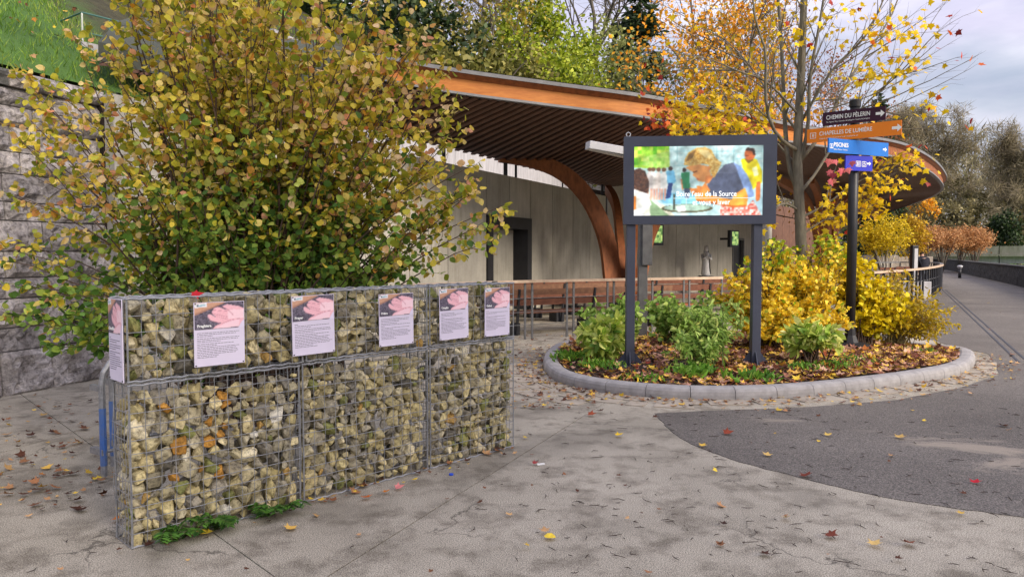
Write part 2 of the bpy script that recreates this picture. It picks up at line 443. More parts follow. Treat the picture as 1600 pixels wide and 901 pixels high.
JOINT = mat('joint_dirt', (.05, .042, .035), (.025, .02, .018), .95, 10, 60, .4)

# ------------------------------------------------------------------ ground
MB().grid([[(x, y, -.06) for x in (-700, 0, 700)] for y in (-300, 0, 400, 1200)]).build('ground', TURF)['kind'] = 'structure'
def clip(poly, a, n, keep=1, gap=0.004):
    out = []; n = Vector(n).normalized()
    dist = [keep * ((Vector(p) - a).dot(n)) - gap for p in poly]
    for i in range(len(poly)):
        j = (i + 1) % len(poly); p, q = Vector(poly[i]), Vector(poly[j])
        if dist[i] >= 0: out.append(p)
        if (dist[i] >= 0) != (dist[j] >= 0): out.append(p.lerp(q, dist[i] / (dist[i] - dist[j])))
    return out
plaza = MB().grid([[(x, y, -.045) for x in (-14, 10, 46)] for y in (-6, 30, 110)]).build('pavement', JOINT); plaza['kind'] = 'structure'
polys = [[Vector(p) for p in ((-14, -6, 0), (46, -6, 0), (46, 110, 0), (-14, 110, 0))]]
def cutall(a, b, cond=None):
    global polys
    a2, b2 = Vector((a[0], a[1], 0)), Vector((b[0], b[1], 0)); d = b2 - a2; n = Vector((-d.y, d.x, 0)); res = []
    for p in polys:
        if cond and not cond(p): res.append(p); continue
        for k in (1, -1):
            q = clip(p, a2, n, k)
            if len(q) >= 3: res.append(q)
    polys = res
J0, J1 = G(510, 901), G(935, 635)
cutall(J0, J1)
left = lambda p: ((J1 - J0).cross(sum(p, Vector()) / len(p) - J0)).z > 0
cutall(G(345, 840), G(430, 901), left)
cutall(G(60, 690), G(180, 655), left)
cutall(G(20, 600), G(150, 900), lambda p: left(p) and min(v.y for v in p) > 3)
cutall(G(935, 635), G(1500, 500), lambda p: not left(p))
for k, p in enumerate(polys):
    MB().prism(p, -.044, 0).build('concrete_slab', CONC, plaza)
road_poly = [G(1022, 646), G(1060, 682), G(1130, 713), G(1250, 746), G(1400, 780), G(1600, 808), Vector((9, 3.2, 0)), Vector((16, 2, 0)), Vector((19, 12, 0)),
             Vector((24, 34.5, 0)), Vector((41, 70, 0)), Vector((60, 120, 0)), Vector((46, 109, 0)), Vector((34, 60, 0)), Vector((22.5, 41, 0)), Vector((17.8, 31, 0)), Vector((14.3, 25.3, 0)), Vector((10.4, 20.6, 0)), Vector((8.4, 16, 0)), Vector((7.75, 13, 0)), G(1545, 553), G(1562, 585), G(1500, 606), G(1400, 625), G(1250, 637), G(1100, 642)]
cur = catmull(road_poly[:6], 40); cur = [p + Vector((mnoise.noise(p * 6), mnoise.noise(p * 6 + Vector((9, 4, 1))), 0)) * .022 + Vector((mnoise.noise(p * 23), mnoise.noise(p * 23 + Vector((3, 4, 1))), 0)) * .008 for p in cur]
MB().prism([(p.x, p.y) for p in cur + road_poly[6:]], -.03, .005).build('road', ASPH)['kind'] = 'structure'
dr = thing('drainage_channel', 'narrow iron drainage channel sunk in the asphalt path beside the railing', 'drain')
da, db = G(1472, 452), G(1592, 566)
for off in (0, .12):
    o = Vector((off, -off * .3, 0)); MB().bar(da + o + Vector((0, 0, .004)), db + o + Vector((0, 0, .004)), .035, .012).build('rail', BLACK, dr)

# ------------------------------------------------------------------ hill
HO = np.array([-6.0, 8.6]); HD = np.array([math.sin(rad(18.6)), math.cos(rad(18.6))]); HN = np.array([-HD[1], HD[0]])
def hill_top(s): return float(np.interp(s, [-30, 4, 8, 40, 70, 130], [3.8, 3.85, 5.6, 5.6, 1.5, .5]))
def hill_z(s, n):
    sl = float(np.interp(s, [-20, 12, 30, 60, 130], [.75, .72, .5, .22, .1])); cap = float(np.interp(s, [-20, 8, 26, 60, 130], [24, 22, 10.5, 8, 5]))
    z = hill_top(s) + sl * n
    if z > cap: z = cap + .05 * (n - (cap - hill_top(s)) / sl)
    return z + .35 * mnoise.noise(Vector((s * .3, n * .3, 0))) * min(1, n * .5)
def hill_pt(s, n, dz=0):
    p = HO + HD * s + HN * n; return Vector((p[0], p[1], hill_z(s, n) + dz))
rows = []
for s in np.linspace(-25, 130, 100):
    rows.append([hill_pt(s, n) for n in list(np.linspace(.0, 14, 22)) + [17, 21, 26, 33, 42, 55, 75, 110]])
hb = MB().grid([r[::-1] for r in rows])
def hillmat():
    m, t, b = newmat('hillside'); v = objvec(t); n1 = noi(t, .7, 6, .65, v); n2 = noi(t, 7, 6, .7, v)
    g = ramp(t, n1.outputs['Fac'], [(.3, (.04, .10, .014)), (.7, (.09, .19, .024))]).outputs['Color']
    e = ramp(t, n2.outputs['Fac'], [(.3, (.018, .016, .008)), (.7, (.06, .055, .022))]).outputs['Color']
    sx = nd(t, 'ShaderNodeSeparateXYZ'); t.links.new(nd(t, 'ShaderNodeTexCoord').outputs['Object'], sx.inputs[0])
    a = nd(t, 'ShaderNodeMath', operation='MULTIPLY_ADD'); t.links.new(sx.outputs['Y'], a.inputs[0]); a.inputs[1].default_value = .1; a.inputs[2].default_value = -1.05
    a2 = nd(t, 'ShaderNodeMath', operation='MULTIPLY_ADD'); t.links.new(n1.outputs['Fac'], a2.inputs[0]); a2.inputs[1].default_value = .8; t.links.new(a.outputs[0], a2.inputs[2])
    rr = ramp(t, a2.outputs[0], [(.45, (0, 0, 0)), (.65, (1, 1, 1))])
    t.links.new(mixc(t, rr.outputs['Color'], g, e), b.inputs['Base Color']); b.inputs['Roughness'].default_value = .95; bump(t, b, n2.outputs['Fac'], .8, .12); return m
hb.build('hill', hillmat(), smooth=True)['kind'] = 'structure'
# grass growing on the near slope
rg = np.random.default_rng(5); n = 60000
s_ = rg.uniform(-3, 9, n); n_ = rg.uniform(-.1, 11, n)
P = np.array([hill_pt(a, b, -.02) for a, b in zip(s_, n_)])
ax = np.stack([rg.normal(0, .45, n), rg.normal(-.1, .45, n), np.ones(n)], 1)
cl = palette(np.clip(rg.random(n) * .6 + .4 * np.array([mnoise.noise(Vector(p * .8)) * .5 + .5 for p in P]), 0, 1), [(0, (52, 84, 24)), (.45, (102, 140, 42)), (.75, (150, 168, 68)), (.9, (190, 182, 100)), (1, (206, 180, 124))], rg)
tag(link('grass', leaf_mesh('grass', T_BLADE, P, ax, rg.normal(0, 1, (n, 3)), rg.uniform(.05, .15, n), cl, GRASSM)), 'bright green grass covering the slope above the stone wall', 'grass', kind='stuff')

# ------------------------------------------------------------------ rough stone retaining wall
def stonemat():
    m, t, b = newmat('rough_limestone'); v = objvec(t); n1 = noi(t, 2.2, 8, .7, v); n2 = noi(t, 14, 8, .75, v)
    c = ramp(t, n1.outputs['Fac'], [(.32, (.26, .24, .235)), (.47, (.52, .485, .47)), (.64, (.72, .675, .65))]).outputs['Color']
    k = ramp(t, n2.outputs['Fac'], [(.36, (.26, .25, .25)), (.56, (1.15, 1.15, 1.15))]).outputs['Color']
    c = mixc(t, .85, c, k, 'MULTIPLY'); n4 = noi(t, 1.1, 7, .7, objvec(t, (1.6, 1.6, .5)))
    c = mixc(t, .8, c, ramp(t, n4.outputs['Fac'], [(.38, (.38, .36, .35)), (.52, (1.05, 1.05, 1.05))]).outputs['Color'], 'MULTIPLY'); oi = nd(t, 'ShaderNodeObjectInfo')
    r = ramp(t, oi.outputs['Random'], [(0, (.75, .74, .76)), (1, (1.2, 1.17, 1.15))]).outputs['Color']
    t.links.new(mixc(t, 1, c, r, 'MULTIPLY'), b.inputs['Base Color']); b.inputs['Roughness'].default_value = .85
    n3 = bump(t, b, n2.outputs['Fac'], 1.0, .09); bump(t, b, noi(t, 55, 5, .7, v).outputs['Fac'], .5, .012, n3); return m
ROCK = stonemat(); MOSSY = mat('mossy_coping', (.12, .115, .11), (.045, .045, .035), .9, 5, 30, .8, .03)
rw = thing('retaining_wall', 'tall grey retaining wall of rough faced stone blocks below the grass slope', 'stone wall', (HO[0], HO[1], 0))
def wall_pt(s, z, o=0):      # o = out of the wall face, slight batter
    p = HO + HD * s - HN * (o + .22 - z * .055); return Vector((p[0], p[1], z))
rr = random.Random(7)
MB().quadbox([wall_pt(s, z, o) for z in (-.05, 3.72) for s, o in ((-9, -.2), (5.2, -.2), (5.2, -.9), (-9, -.9))]).build('wall_core', JOINT, rw)
z = -.04; ci = 0
for hgt in (.54, .27, .34, .24, .31, .36, .22, .33, .26, .30, .24, .22, .20):
    s = -8 + rr.uniform(0, .8)
    while s < 5.0:
        ln = rr.uniform(.55, 1.35) if hgt > .25 else rr.uniform(.8, 1.4); e = min(s + ln, 5.2)
        if e - s < .3: break
        nx, nz_ = max(7, int((e - s) / .065)), max(5, int(hgt / .055)); g = 0.008; sd_ = rr.uniform(0, 90); bulge = rr.uniform(.03, .09)
        cop = ci == 12; fr = []
        for iz in range(nz_ + 1):
            row = []
            for ix in range(nx + 1):
                u, v_ = ix / nx, iz / nz_; ed = min(1, min(u * (e - s), (1 - u) * (e - s), v_ * hgt, (1 - v_) * hgt) / .07)
                q = Vector((s * 1.0 + u * (e - s), z + v_ * hgt, sd_)) * 4.2
                o = ed * (bulge * .8 + .09 * mnoise.noise(q * .7) + .10 * (.35 - abs(mnoise.noise(q * 1.5))) + .05 * mnoise.noise(q * 4.5)) + (.06 if cop else 0)
                row.append(wall_pt(s + g + u * (e - s - 2 * g), z + .006 + v_ * (hgt - .012), o))
            fr.append(row)
        b_ = MB().grid(fr)
        # sides running back into the wall
        rim = [fr[0][i] for i in range(nx + 1)] + [fr[j][nx] for j in range(1, nz_ + 1)] + [fr[nz_][i] for i in range(nx - 1, -1, -1)] + [fr[j][0] for j in range(nz_ - 1, 0, -1)]
        base = len(b_.v); dd = Vector((HN[0], HN[1], 0)) * .22
        b_.v += [tuple(p) for p in rim] + [tuple(p + dd) for p in rim]; k = len(rim)
        for i in range(k): b_.f.append((base + (i + 1) % k, base + i, base + k + i, base + k + (i + 1) % k))
        b_.build('coping_stone' if cop else 'stone_block', MOSSY if (cop and rr.random() < .8) else ROCK, rw)
        s = e
    z += hgt; ci += 1

# ------------------------------------------------------------------ building: concrete panel wall, light wall behind it, canopy, timber columns
def panelmat():
    m, t, b = newmat('precast_concrete'); v = objvec(t); n1 = noi(t, 1.1, 8, .65, v); n2 = noi(t, 2.2, 7, .7, objvec(t, (2.2, 2.2, .22))); vo = nd(t, 'ShaderNodeTexVoronoi'); vo.inputs['Scale'].default_value = 26; t.links.new(v, vo.inputs['Vector'])
    c = ramp(t, n1.outputs['Fac'], [(.3, (.36, .34, .295)), (.7, (.51, .485, .43))]).outputs['Color']
    c = mixc(t, .38, c, ramp(t, n2.outputs['Fac'], [(.36, (.52, .52, .50)), (.55, (1.05, 1.05, 1.05))]).outputs['Color'], 'MULTIPLY')
    c = mixc(t, .8, c, ramp(t, vo.outputs['Distance'], [(.10, (.45, .43, .40)), (.2, (1, 1, 1))]).outputs['Color'], 'MULTIPLY')
    oi = nd(t, 'ShaderNodeObjectInfo'); c = mixc(t, 1, c, ramp(t, oi.outputs['Random'], [(0, (.86, .86, .86)), (1, (1.08, 1.07, 1.05))]).outputs['Color'], 'MULTIPLY')
    t.links.new(c, b.inputs['Base Color']); b.inputs['Roughness'].default_value = .85; bump(t, b, noi(t, 90, 4, .6, v).outputs['Fac'], .5, .006); return m
PANEL = panelmat()
LIGHTC = mat('board_marked_concrete', (.44, .43, .455), (.29, .285, .305), .85, 2.5, 40, .4, .01, stretch=(3, 3, .5))
GLULAM = mat('glulam_timber', (.50, .185, .035), (.34, .105, .018), .55, 2.2, 30, .2, .004, stretch=(1.2, 1.2, 9), detail=8)
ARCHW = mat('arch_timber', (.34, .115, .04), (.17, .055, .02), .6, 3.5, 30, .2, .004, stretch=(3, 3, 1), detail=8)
SLATW = mat('dark_slat_timber', (.15, .075, .05), (.085, .042, .03), .6, 2, 30, .15, .003, stretch=(2, 2, 2))
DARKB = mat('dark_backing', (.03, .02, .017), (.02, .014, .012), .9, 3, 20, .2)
ROOFTOP = mat('roof_membrane', (.07, .075, .06), (.04, .045, .035), .9, 2, 30, .4)
bd = thing('building', 'low concrete panel building under a long sweeping timber canopy roof', 'building', (0, 20, 0))
lw = thing('concrete_wall', 'pale board marked concrete wall rising behind the dark panel wall', 'wall', (-2, 20, 0))
for i in range(9):
    s0, s1 = 5.25 + i * 4.2, 5.25 + (i + 1) * 4.2 - .02
    MB().quadbox([Vector((*(HO + HD * s + HN * n), z_)) for z_ in (-.04, 5.7) for s, n in ((s0, .0), (s1, .0), (s1, .35), (s0, .35))]).build('wall_panel', LIGHTC, lw)
def pw(px): # panel wall: ground position seen under picture column px
    y = 11590.0 / (1368 - px); return Vector(((px - 800) / FPX * y, y, 0))
WA, WB = pw(182), pw(946); WD = (WB - WA).normalized(); WNb = Vector((-WD.y, WD.x, 0))   # WNb points into the building
WL = (WB - WA).length
doorA, doorB = (pw(760) - WA).length, (pw(829) - WA).length
jo = sorted([(pw(x) - WA).length for x in (640, 700, 760, 796, 829, 863, 895, 922)] )
st = [0.0]
while st[-1] + 1.5 < jo[0]: st.append(st[-1] + 1.5)
st = st[:-1] + jo + [WL]
def panel(a, b, z0, z1, th=.18, par=bd, dpt=0):
    g = .012; p = [WA + WD * (a + g), WA + WD * (b - g)]
    c = [(p[0] + WNb * dpt, p[1] + WNb * dpt, p[1] + WNb * (th + dpt), p[0] + WNb * (th + dpt))]
    MB().quadbox([Vector((q.x, q.y, zz)) for zz in (z0, z1) for q in c[0]]).build('wall_panel', PANEL, par)
HW, DH = 3.73, 2.62
for a, b in zip(st, st[1:]):
    if a >= doorA - .05 and b <= doorB + .05: panel(a, b, DH + .006, HW)
    else: panel(a, b, -.03, HW)
# backing just behind the joints, interior lining
MB().quadbox([Vector((q.x, q.y, zz)) for zz in (-.03, HW - .01) for q in (WA + WNb * .2, WA + WD * (doorA - .01) + WNb * .2, WA + WD * (doorA - .01) + WNb * .3, WA + WNb * .3)]).build('backing_wall', DARKB, bd)
MB().quadbox([Vector((q.x, q.y, zz)) for zz in (-.03, HW - .01) for q in (WA + WD * (doorB + .01) + WNb * .2, WB + WNb * .2, WB + WNb * .3, WA + WD * (doorB + .01) + WNb * .3)]).build('backing_wall', DARKB, bd)
# doorway: deep black frame, recessed panel wall inside
fw = .30
dfr = MB()
def wp(s, d, z): p = WA + WD * s + WNb * d; return Vector((p.x, p.y, z))
def wbox(m, s0, s1, d0, d1, z0, z1): m.quadbox([wp(s, d, z_) for z_ in (z0, z1) for s, d in ((s0, d0), (s1, d0), (s1, d1), (s0, d1))]); return m
wbox(dfr, doorA + .015, doorA + fw, -.05, .6, -.02, DH); wbox(dfr, doorB - fw, doorB - .015, -.05, .6, -.02, DH); wbox(dfr, doorA + fw, doorB - fw, -.05, .6, DH - .32, DH)
df = dfr.build('door_frame', BLACK, bd)
wbox(MB(), doorA + fw + .003, doorA + fw + .10, .0, .5, -.02, DH - .33).build('inner_jamb', BLACK, df)
wbox(MB(), doorA + fw + .1, doorB - fw, .42, .52, -.02, DH - .33).build('inner_wall', PANEL, bd)
# dark recess and the curving wall further in
far = [D(948, 430, 28.6), D(1040, 430, 29.4), D(1100, 430, 31.0), D(1150, 430, 33.5), D(1192, 430, 37.5), D(1225, 430, 43), D(1290, 430, 50)]
fc = resample(catmull([Vector((p.x, p.y, 0)) for p in far], 8), 19)
doors_at = {5: 1, 9: 1, 11: 1}
for i in range(18):
    a, b = fc[i], fc[i + 1]; t_ = (b - a).normalized(); nn = Vector((-t_.y, t_.x, 0)); a2, b2 = a + t_ * .012, b - t_ * .012
    z0 = 2.3 if i in doors_at else -.03
    MB().quadbox([Vector((q.x, q.y, zz)) for zz in (z0, 4.3) for q in (a2, b2, b2 + nn * .2, a2 + nn * .2)]).build('wall_panel', PANEL if i < 10 else SLATW, bd)
    if i in doors_at:
        fr_ = MB()
        for q0, q1 in ((0, .09), ((b - a).length - .09, (b - a).length)):
            fr_.quadbox([Vector((q.x, q.y, zz)) for zz in (-.03, 2.29) for q in (a + t_ * q0 - nn * .03, a + t_ * q1 - nn * .03, a + t_ * q1 + nn * .2, a + t_ * q0 + nn * .2)])
        L_ = (b - a).length
        fr_.quadbox([Vector((q.x, q.y, zz)) for zz in (2.2, 2.295) for q in (a + t_ * .09 - nn * .03, a + t_ * (L_ - .09) - nn * .03, a + t_ * (L_ - .09) + nn * .2, a + t_ * .09 + nn * .2)])
        dfp = fr_.build('door_frame', GREYMET, bd)
        MB().quadbox([Vector((q.x, q.y, zz)) for zz in (.0, 2.19) for q in (a + t_ * .1 + nn * .1, b - t_ * .1 + nn * .1, b - t_ * .1 + nn * .15, a + t_ * .1 + nn * .15)]).build('door_leaf', BLACK, dfp)
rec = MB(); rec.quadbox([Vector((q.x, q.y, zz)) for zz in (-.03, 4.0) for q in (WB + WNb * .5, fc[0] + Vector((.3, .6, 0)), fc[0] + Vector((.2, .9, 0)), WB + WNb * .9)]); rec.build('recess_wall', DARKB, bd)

EDGEMET = mat('weathered_zinc', (.21, .21, .225), (.14, .14, .15), .5, 3, 60, .1)
# canopy: outer lip and inner edge, paired
LIP = [(228, 74, 13.2), (400, 97, 13.6), (560, 120, 14.0), (700, 145, 14.3), (850, 165, 14.7), (1000, 184, 15.2), (1120, 203, 16.7), (1230, 222, 18.8), (1330, 236, 20.4), (1405, 248, 22.0), (1451, 268, 25.5), (1470, 285, 29.6), (1473, 296, 32.2), (1460, 306, 35.5), (1430, 318, 37.5), (1390, 331, 38.0), (1350, 346, 37)]
F_ = [D(*q) for q in LIP]
B_ = []
for px in (182, 330, 468, 588, 717, 846, 946):
    p = pw(px); B_.append(Vector((p.x, p.y, 4.13)) + WNb * .25)
B_ += [D(1000, 290, 30.2), D(1060, 292, 32), D(1130, 294, 34), D(1190, 300, 36), D(1230, 310, 37), D(1255, 318, 37.5), D(1270, 322, 37.5), D(1285, 326, 37.5), D(1300, 332, 37.2), D(1312, 340, 37)]
NS = 236
Fc, Bc = resample(catmull(F_, 10), NS), None
# pair by control parameter, not by arc length
def paired(n):
    k = len(F_) - 1; fa, ba = catmull(F_, 40), catmull(B_, 40); d = [0]
    for a, b in zip(fa, fa[1:]): d.append(d[-1] + (b - a).length)
    fo, bo = [], []; j = 0
    for i in range(n):
        s = d[-1] * i / (n - 1)
        while j < len(fa) - 2 and d[j + 1] < s: j += 1
        q = min(1, (s - d[j]) / max(1e-9, d[j + 1] - d[j])); fo.append(fa[j].lerp(fa[j + 1], q)); bo.append(ba[j].lerp(ba[j + 1], q))
    return fo, bo
Fc, Bc = paired(NS)
def outw(i):
    t_ = (Fc[min(i + 1, NS - 1)] - Fc[max(i - 1, 0)]); t_.z = 0; t_.normalize(); return Vector((t_.y, -t_.x, 0))
OUT = [outw(i) for i in range(NS)]
UPZ = Vector((0, 0, 1))
# roof deck: upper skin
roof = MB().grid([[Fc[i] + OUT[i] * .125 + UPZ * .47, Fc[i].lerp(Bc[i], .33) + UPZ * .56, Fc[i].lerp(Bc[i], .66) + UPZ * .52, Bc[i] + UPZ * .30, Bc[i] + UPZ * .06] for i in range(NS)]).build('canopy_roof', ROOFTOP, bd)
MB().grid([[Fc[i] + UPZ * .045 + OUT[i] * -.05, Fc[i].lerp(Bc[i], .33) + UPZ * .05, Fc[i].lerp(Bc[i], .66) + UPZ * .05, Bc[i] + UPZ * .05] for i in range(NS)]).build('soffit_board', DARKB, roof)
def sweep(prof, name, m, smooth=False, i0=0, i1=NS):
    MB().grid([[Fc[i] + OUT[i] * o + UPZ * h for o, h in prof] for i in range(i0, i1)]).build(name, m, roof, smooth)
sweep([(-.10, .0), (.03, .0), (.03, .045), (-.02, .045)], 'metal_lip', EDGEMET)
sweep([(-.018, .056), (-.018, .30)], 'timber_fascia', GLULAM, i1=int(NS * .44)); sweep([(-.018, .056), (-.018, .30)], 'timber_fascia', ARCHW, i0=int(NS * .44) - 1)  # right run in darker timber: its shade is put into the colour
sweep([(-.018, .30), (.03, .33), (.10, .385)], 'timber_eave', ARCHW)
sweep([(.10, .385), (.13, .385), (.135, .455), (.05, .462)], 'metal_edge', EDGEMET)
slat_me = None
for i in range(NS - 1):
    a, b = (Fc[i] + Fc[i + 1]) / 2, (Bc[i] + Bc[i + 1]) / 2
    a = a + (b - a).normalized() * .09
    wdt = min(.11, (Fc[i + 1] - Fc[i]).length * .78)
    m_ = MB(); up = (0, 0, 1)
    wb = max(.02, min(wdt, (Bc[i + 1] - Bc[i]).length * .78)); t_ = (b - a).normalized(); sd_ = t_.cross(UPZ).normalized()
    q = []
    for p, ww in ((a, wdt), (b, wb)):
        q += [p - sd_ * ww / 2 + UPZ * .0, p + sd_ * ww / 2, p + sd_ * ww / 2 + UPZ * .04, p - sd_ * ww / 2 + UPZ * .04]
    m_.quadbox(q).build('slat', SLATW, roof)
# posts from the wall head up to the soffit
for px, wd in ((795, .11), (811, .07), (962, .08), (700, .08), (883, .04)):
    p = pw(min(px, 944)); p = p + WNb * .1; MB().box((p.x, p.y, (HW + 4.1) / 2 + .02), (wd, wd, 4.2 - HW)).build('wall_post', BLACK, bd)
def rib(pts, wd, ht0, ht1, parent, m=ARCHW):
    P_ = resample(catmull(pts, 8), 22); mb = MB(); R = []
    for i, p in enumerate(P_):
        t_ = (P_[min(i + 1, 21)] - P_[max(i - 1, 0)]).normalized(); hz = Vector((P_[-1].x - P_[0].x, P_[-1].y - P_[0].y, 0))
        hz = hz.normalized() if hz.length > .05 else Vector((1, 0, 0)); sd_ = hz.cross(UPZ).normalized(); nn = t_.cross(sd_).normalized()
        ht = ht0 + (ht1 - ht0) * i / 21
        R.append([p + sd_ * wd / 2 + nn * ht / 2, p - sd_ * wd / 2 + nn * ht / 2, p - sd_ * wd / 2 - nn * ht / 2, p + sd_ * wd / 2 - nn * ht / 2, p + sd_ * wd / 2 + nn * ht / 2])
    mb.grid(R); mb.f.append((0, 1, 2, 3)); b = 21 * 5; mb.f.append((b + 3, b + 2, b + 1, b))
    return mb.build('timber_rib', m, parent)
c1 = MB().lathe((3.05, 20.8, 0), [(.32, -.02), (.32, .25), (.22, .32)], 12).build('column_base', GREYMET, bd)
rib([D(958, 462, 21), D(956, 430, 21), D(948, 375, 21), D(928, 325, 21), D(902, 289, 20.9), D(868, 264, 20.7), D(826, 250, 20.5), D(780, 243, 20.2)], .2, .50, .36, c1)
rib([D(984, 462, 20.9), D(985, 420, 20.8), D(989, 370, 20.4), D(1000, 310, 19.6), D(1020, 260, 18.6), D(1060, 225, 17.4)], .2, .42, .3, c1)
rib([D(973, 462, 21.2), D(972, 420, 21.3), D(968, 370, 21.8), D(962, 320, 22.8), D(950, 296, 24.4)], .2, .4, .3, c1)
rib([D(998, 462, 21.2), D(1004, 420, 21.4), D(1018, 360, 22.2), D(1050, 310, 23.6), D(1110, 285, 26)], .2, .42, .3, c1)
c2c = D(1284, 420, 33.0)
c2 = MB().lathe((c2c.x, c2c.y, 0), [(.5, -.02), (.5, .3), (.35, .4)], 12).build('column_base', GREYMET, bd)
for fi in (.44, .50, .56, .62, .68, .74, .80, .86, .92, .98):
    ii = int(fi * (NS - 1)); e = Fc[ii].lerp(Bc[ii], .42) - UPZ * .05; b0 = Vector((c2c.x, c2c.y, .3)); k = (e - b0); hz = Vector((k.x, k.y, 0)); ez = e.z
    off = hz.normalized() * .35
    rib([b0 + off, b0 + off + hz * .05 + UPZ * (ez - .3) * .35, b0 + hz * .22 + UPZ * (ez - .3) * .68, b0 + hz * .52 + UPZ * (ez - .3) * .9, e - UPZ * .15], .22, .50, .22, c2)
# ------------------------------------------------------------------ gabions
def rockmat(src):
    m, t, b = newmat('gabion_stone_' + src)
    c = nd(t, 'ShaderNodeObjectInfo').outputs['Color'] if src == 'obj' else nd(t, 'ShaderNodeAttribute', attribute_name='col').outputs['Color']
    v = nd(t, 'ShaderNodeTexCoord').outputs['Object'] if src != 'obj' else nd(t, 'ShaderNodeNewGeometry').outputs['Position']
    n1 = noi(t, 32, 7, .74, v); n2 = noi(t, 8, 4, .6, v)
    k = ramp(t, n1.outputs['Fac'], [(.37, (.30, .27, .23)), (.5, (1.1, 1.1, 1.1)), (.66, (1.7, 1.66, 1.55))]).outputs['Color']
    c = mixc(t, .9, c, k, 'MULTIPLY')
    y = ramp(t, n2.outputs['Fac'], [(.55, (0, 0, 0)), (.72, (.6, .6, .6))]).outputs['Color']
    c = mixc(t, y, c, (.27, .21, .075)); t.links.new(c, b.inputs['Base Color'])
    b.inputs['Roughness'].default_value = .8; b.inputs['Specular IOR Level'].default_value = .3
    bump(t, b, n1.outputs['Fac'], .7, .012); return m
GST = rockmat('obj'); GFILL = rockmat('col')
def hullrock(rng, n=17):
    import bmesh
    p = rng.normal(0, 1, (n, 3)); p /= np.linalg.norm(p, axis=1, keepdims=True); p *= rng.uniform(.82, 1.12, (n, 1))
    bm = bmesh.new()
    for q in p: bm.verts.new(q)
    bmesh.ops.convex_hull(bm, input=bm.verts[:]); bmesh.ops.bevel(bm, geom=bm.edges[:], offset=.05, segments=1, affect='EDGES')
    me = bpy.data.meshes.new('stone'); bm.to_mesh(me); bm.free(); me.materials.append(GST); return me
rg = np.random.default_rng(21)
ROCKS = [hullrock(rg, k) for k in (10, 11, 12, 13, 14, 15, 11, 12, 13, 16, 10, 14)]
def pack(w_, h_, rng, rmin, rmax, fill):
    rs = []; ar = 0
    while ar < w_ * h_ * fill: r = rmin + (rmax - rmin) * rng.random() ** 1.5; rs.append(r); ar += math.pi * r * r
    rs = np.array(rs); n = len(rs); p = np.stack([rng.uniform(0, w_, n), rng.uniform(0, h_, n)], 1)
    for it in range(140):
        d = p[:, None] - p[None]; L_ = np.linalg.norm(d, axis=2) + np.eye(n) * 9; ov = (rs[:, None] + rs[None]) * .97 - L_
        ov = np.where(ov > 0, ov, 0); p += (d / L_[..., None] * ov[..., None] * .33).sum(1)
        p[:, 0] = np.clip(p[:, 0], rs * .9, w_ - rs * .9); p[:, 1] = np.clip(p[:, 1], rs * .9, h_ - rs * .9)
    return p, rs
GA, GB = G(205, 858), G(803, 697); GW = (GB - GA).normalized(); GN = Vector((GW.y, -GW.x, 0)); GL = (GB - GA).length; TH = .25
def gp(s, z, o=0): return GA + GW * s + GN * o + UPZ * z         # o > 0 in front of the wire face
def gab(px, py, o=0):
    d = ray(px, py); p0 = GA + GN * o; t = (p0 - Vector((0, 0, CAMZ))).dot(GN) / d.dot(GN); q = Vector((0, 0, CAMZ)) + d * t
    return (q - p0).dot(GW), q.z
STC = [(0, (92, 89, 82)), (.2, (134, 128, 116)), (.42, (164, 156, 132)), (.62, (172, 160, 116)), (.8, (194, 180, 138)), (.93, (212, 204, 180)), (1, (182, 180, 176))]
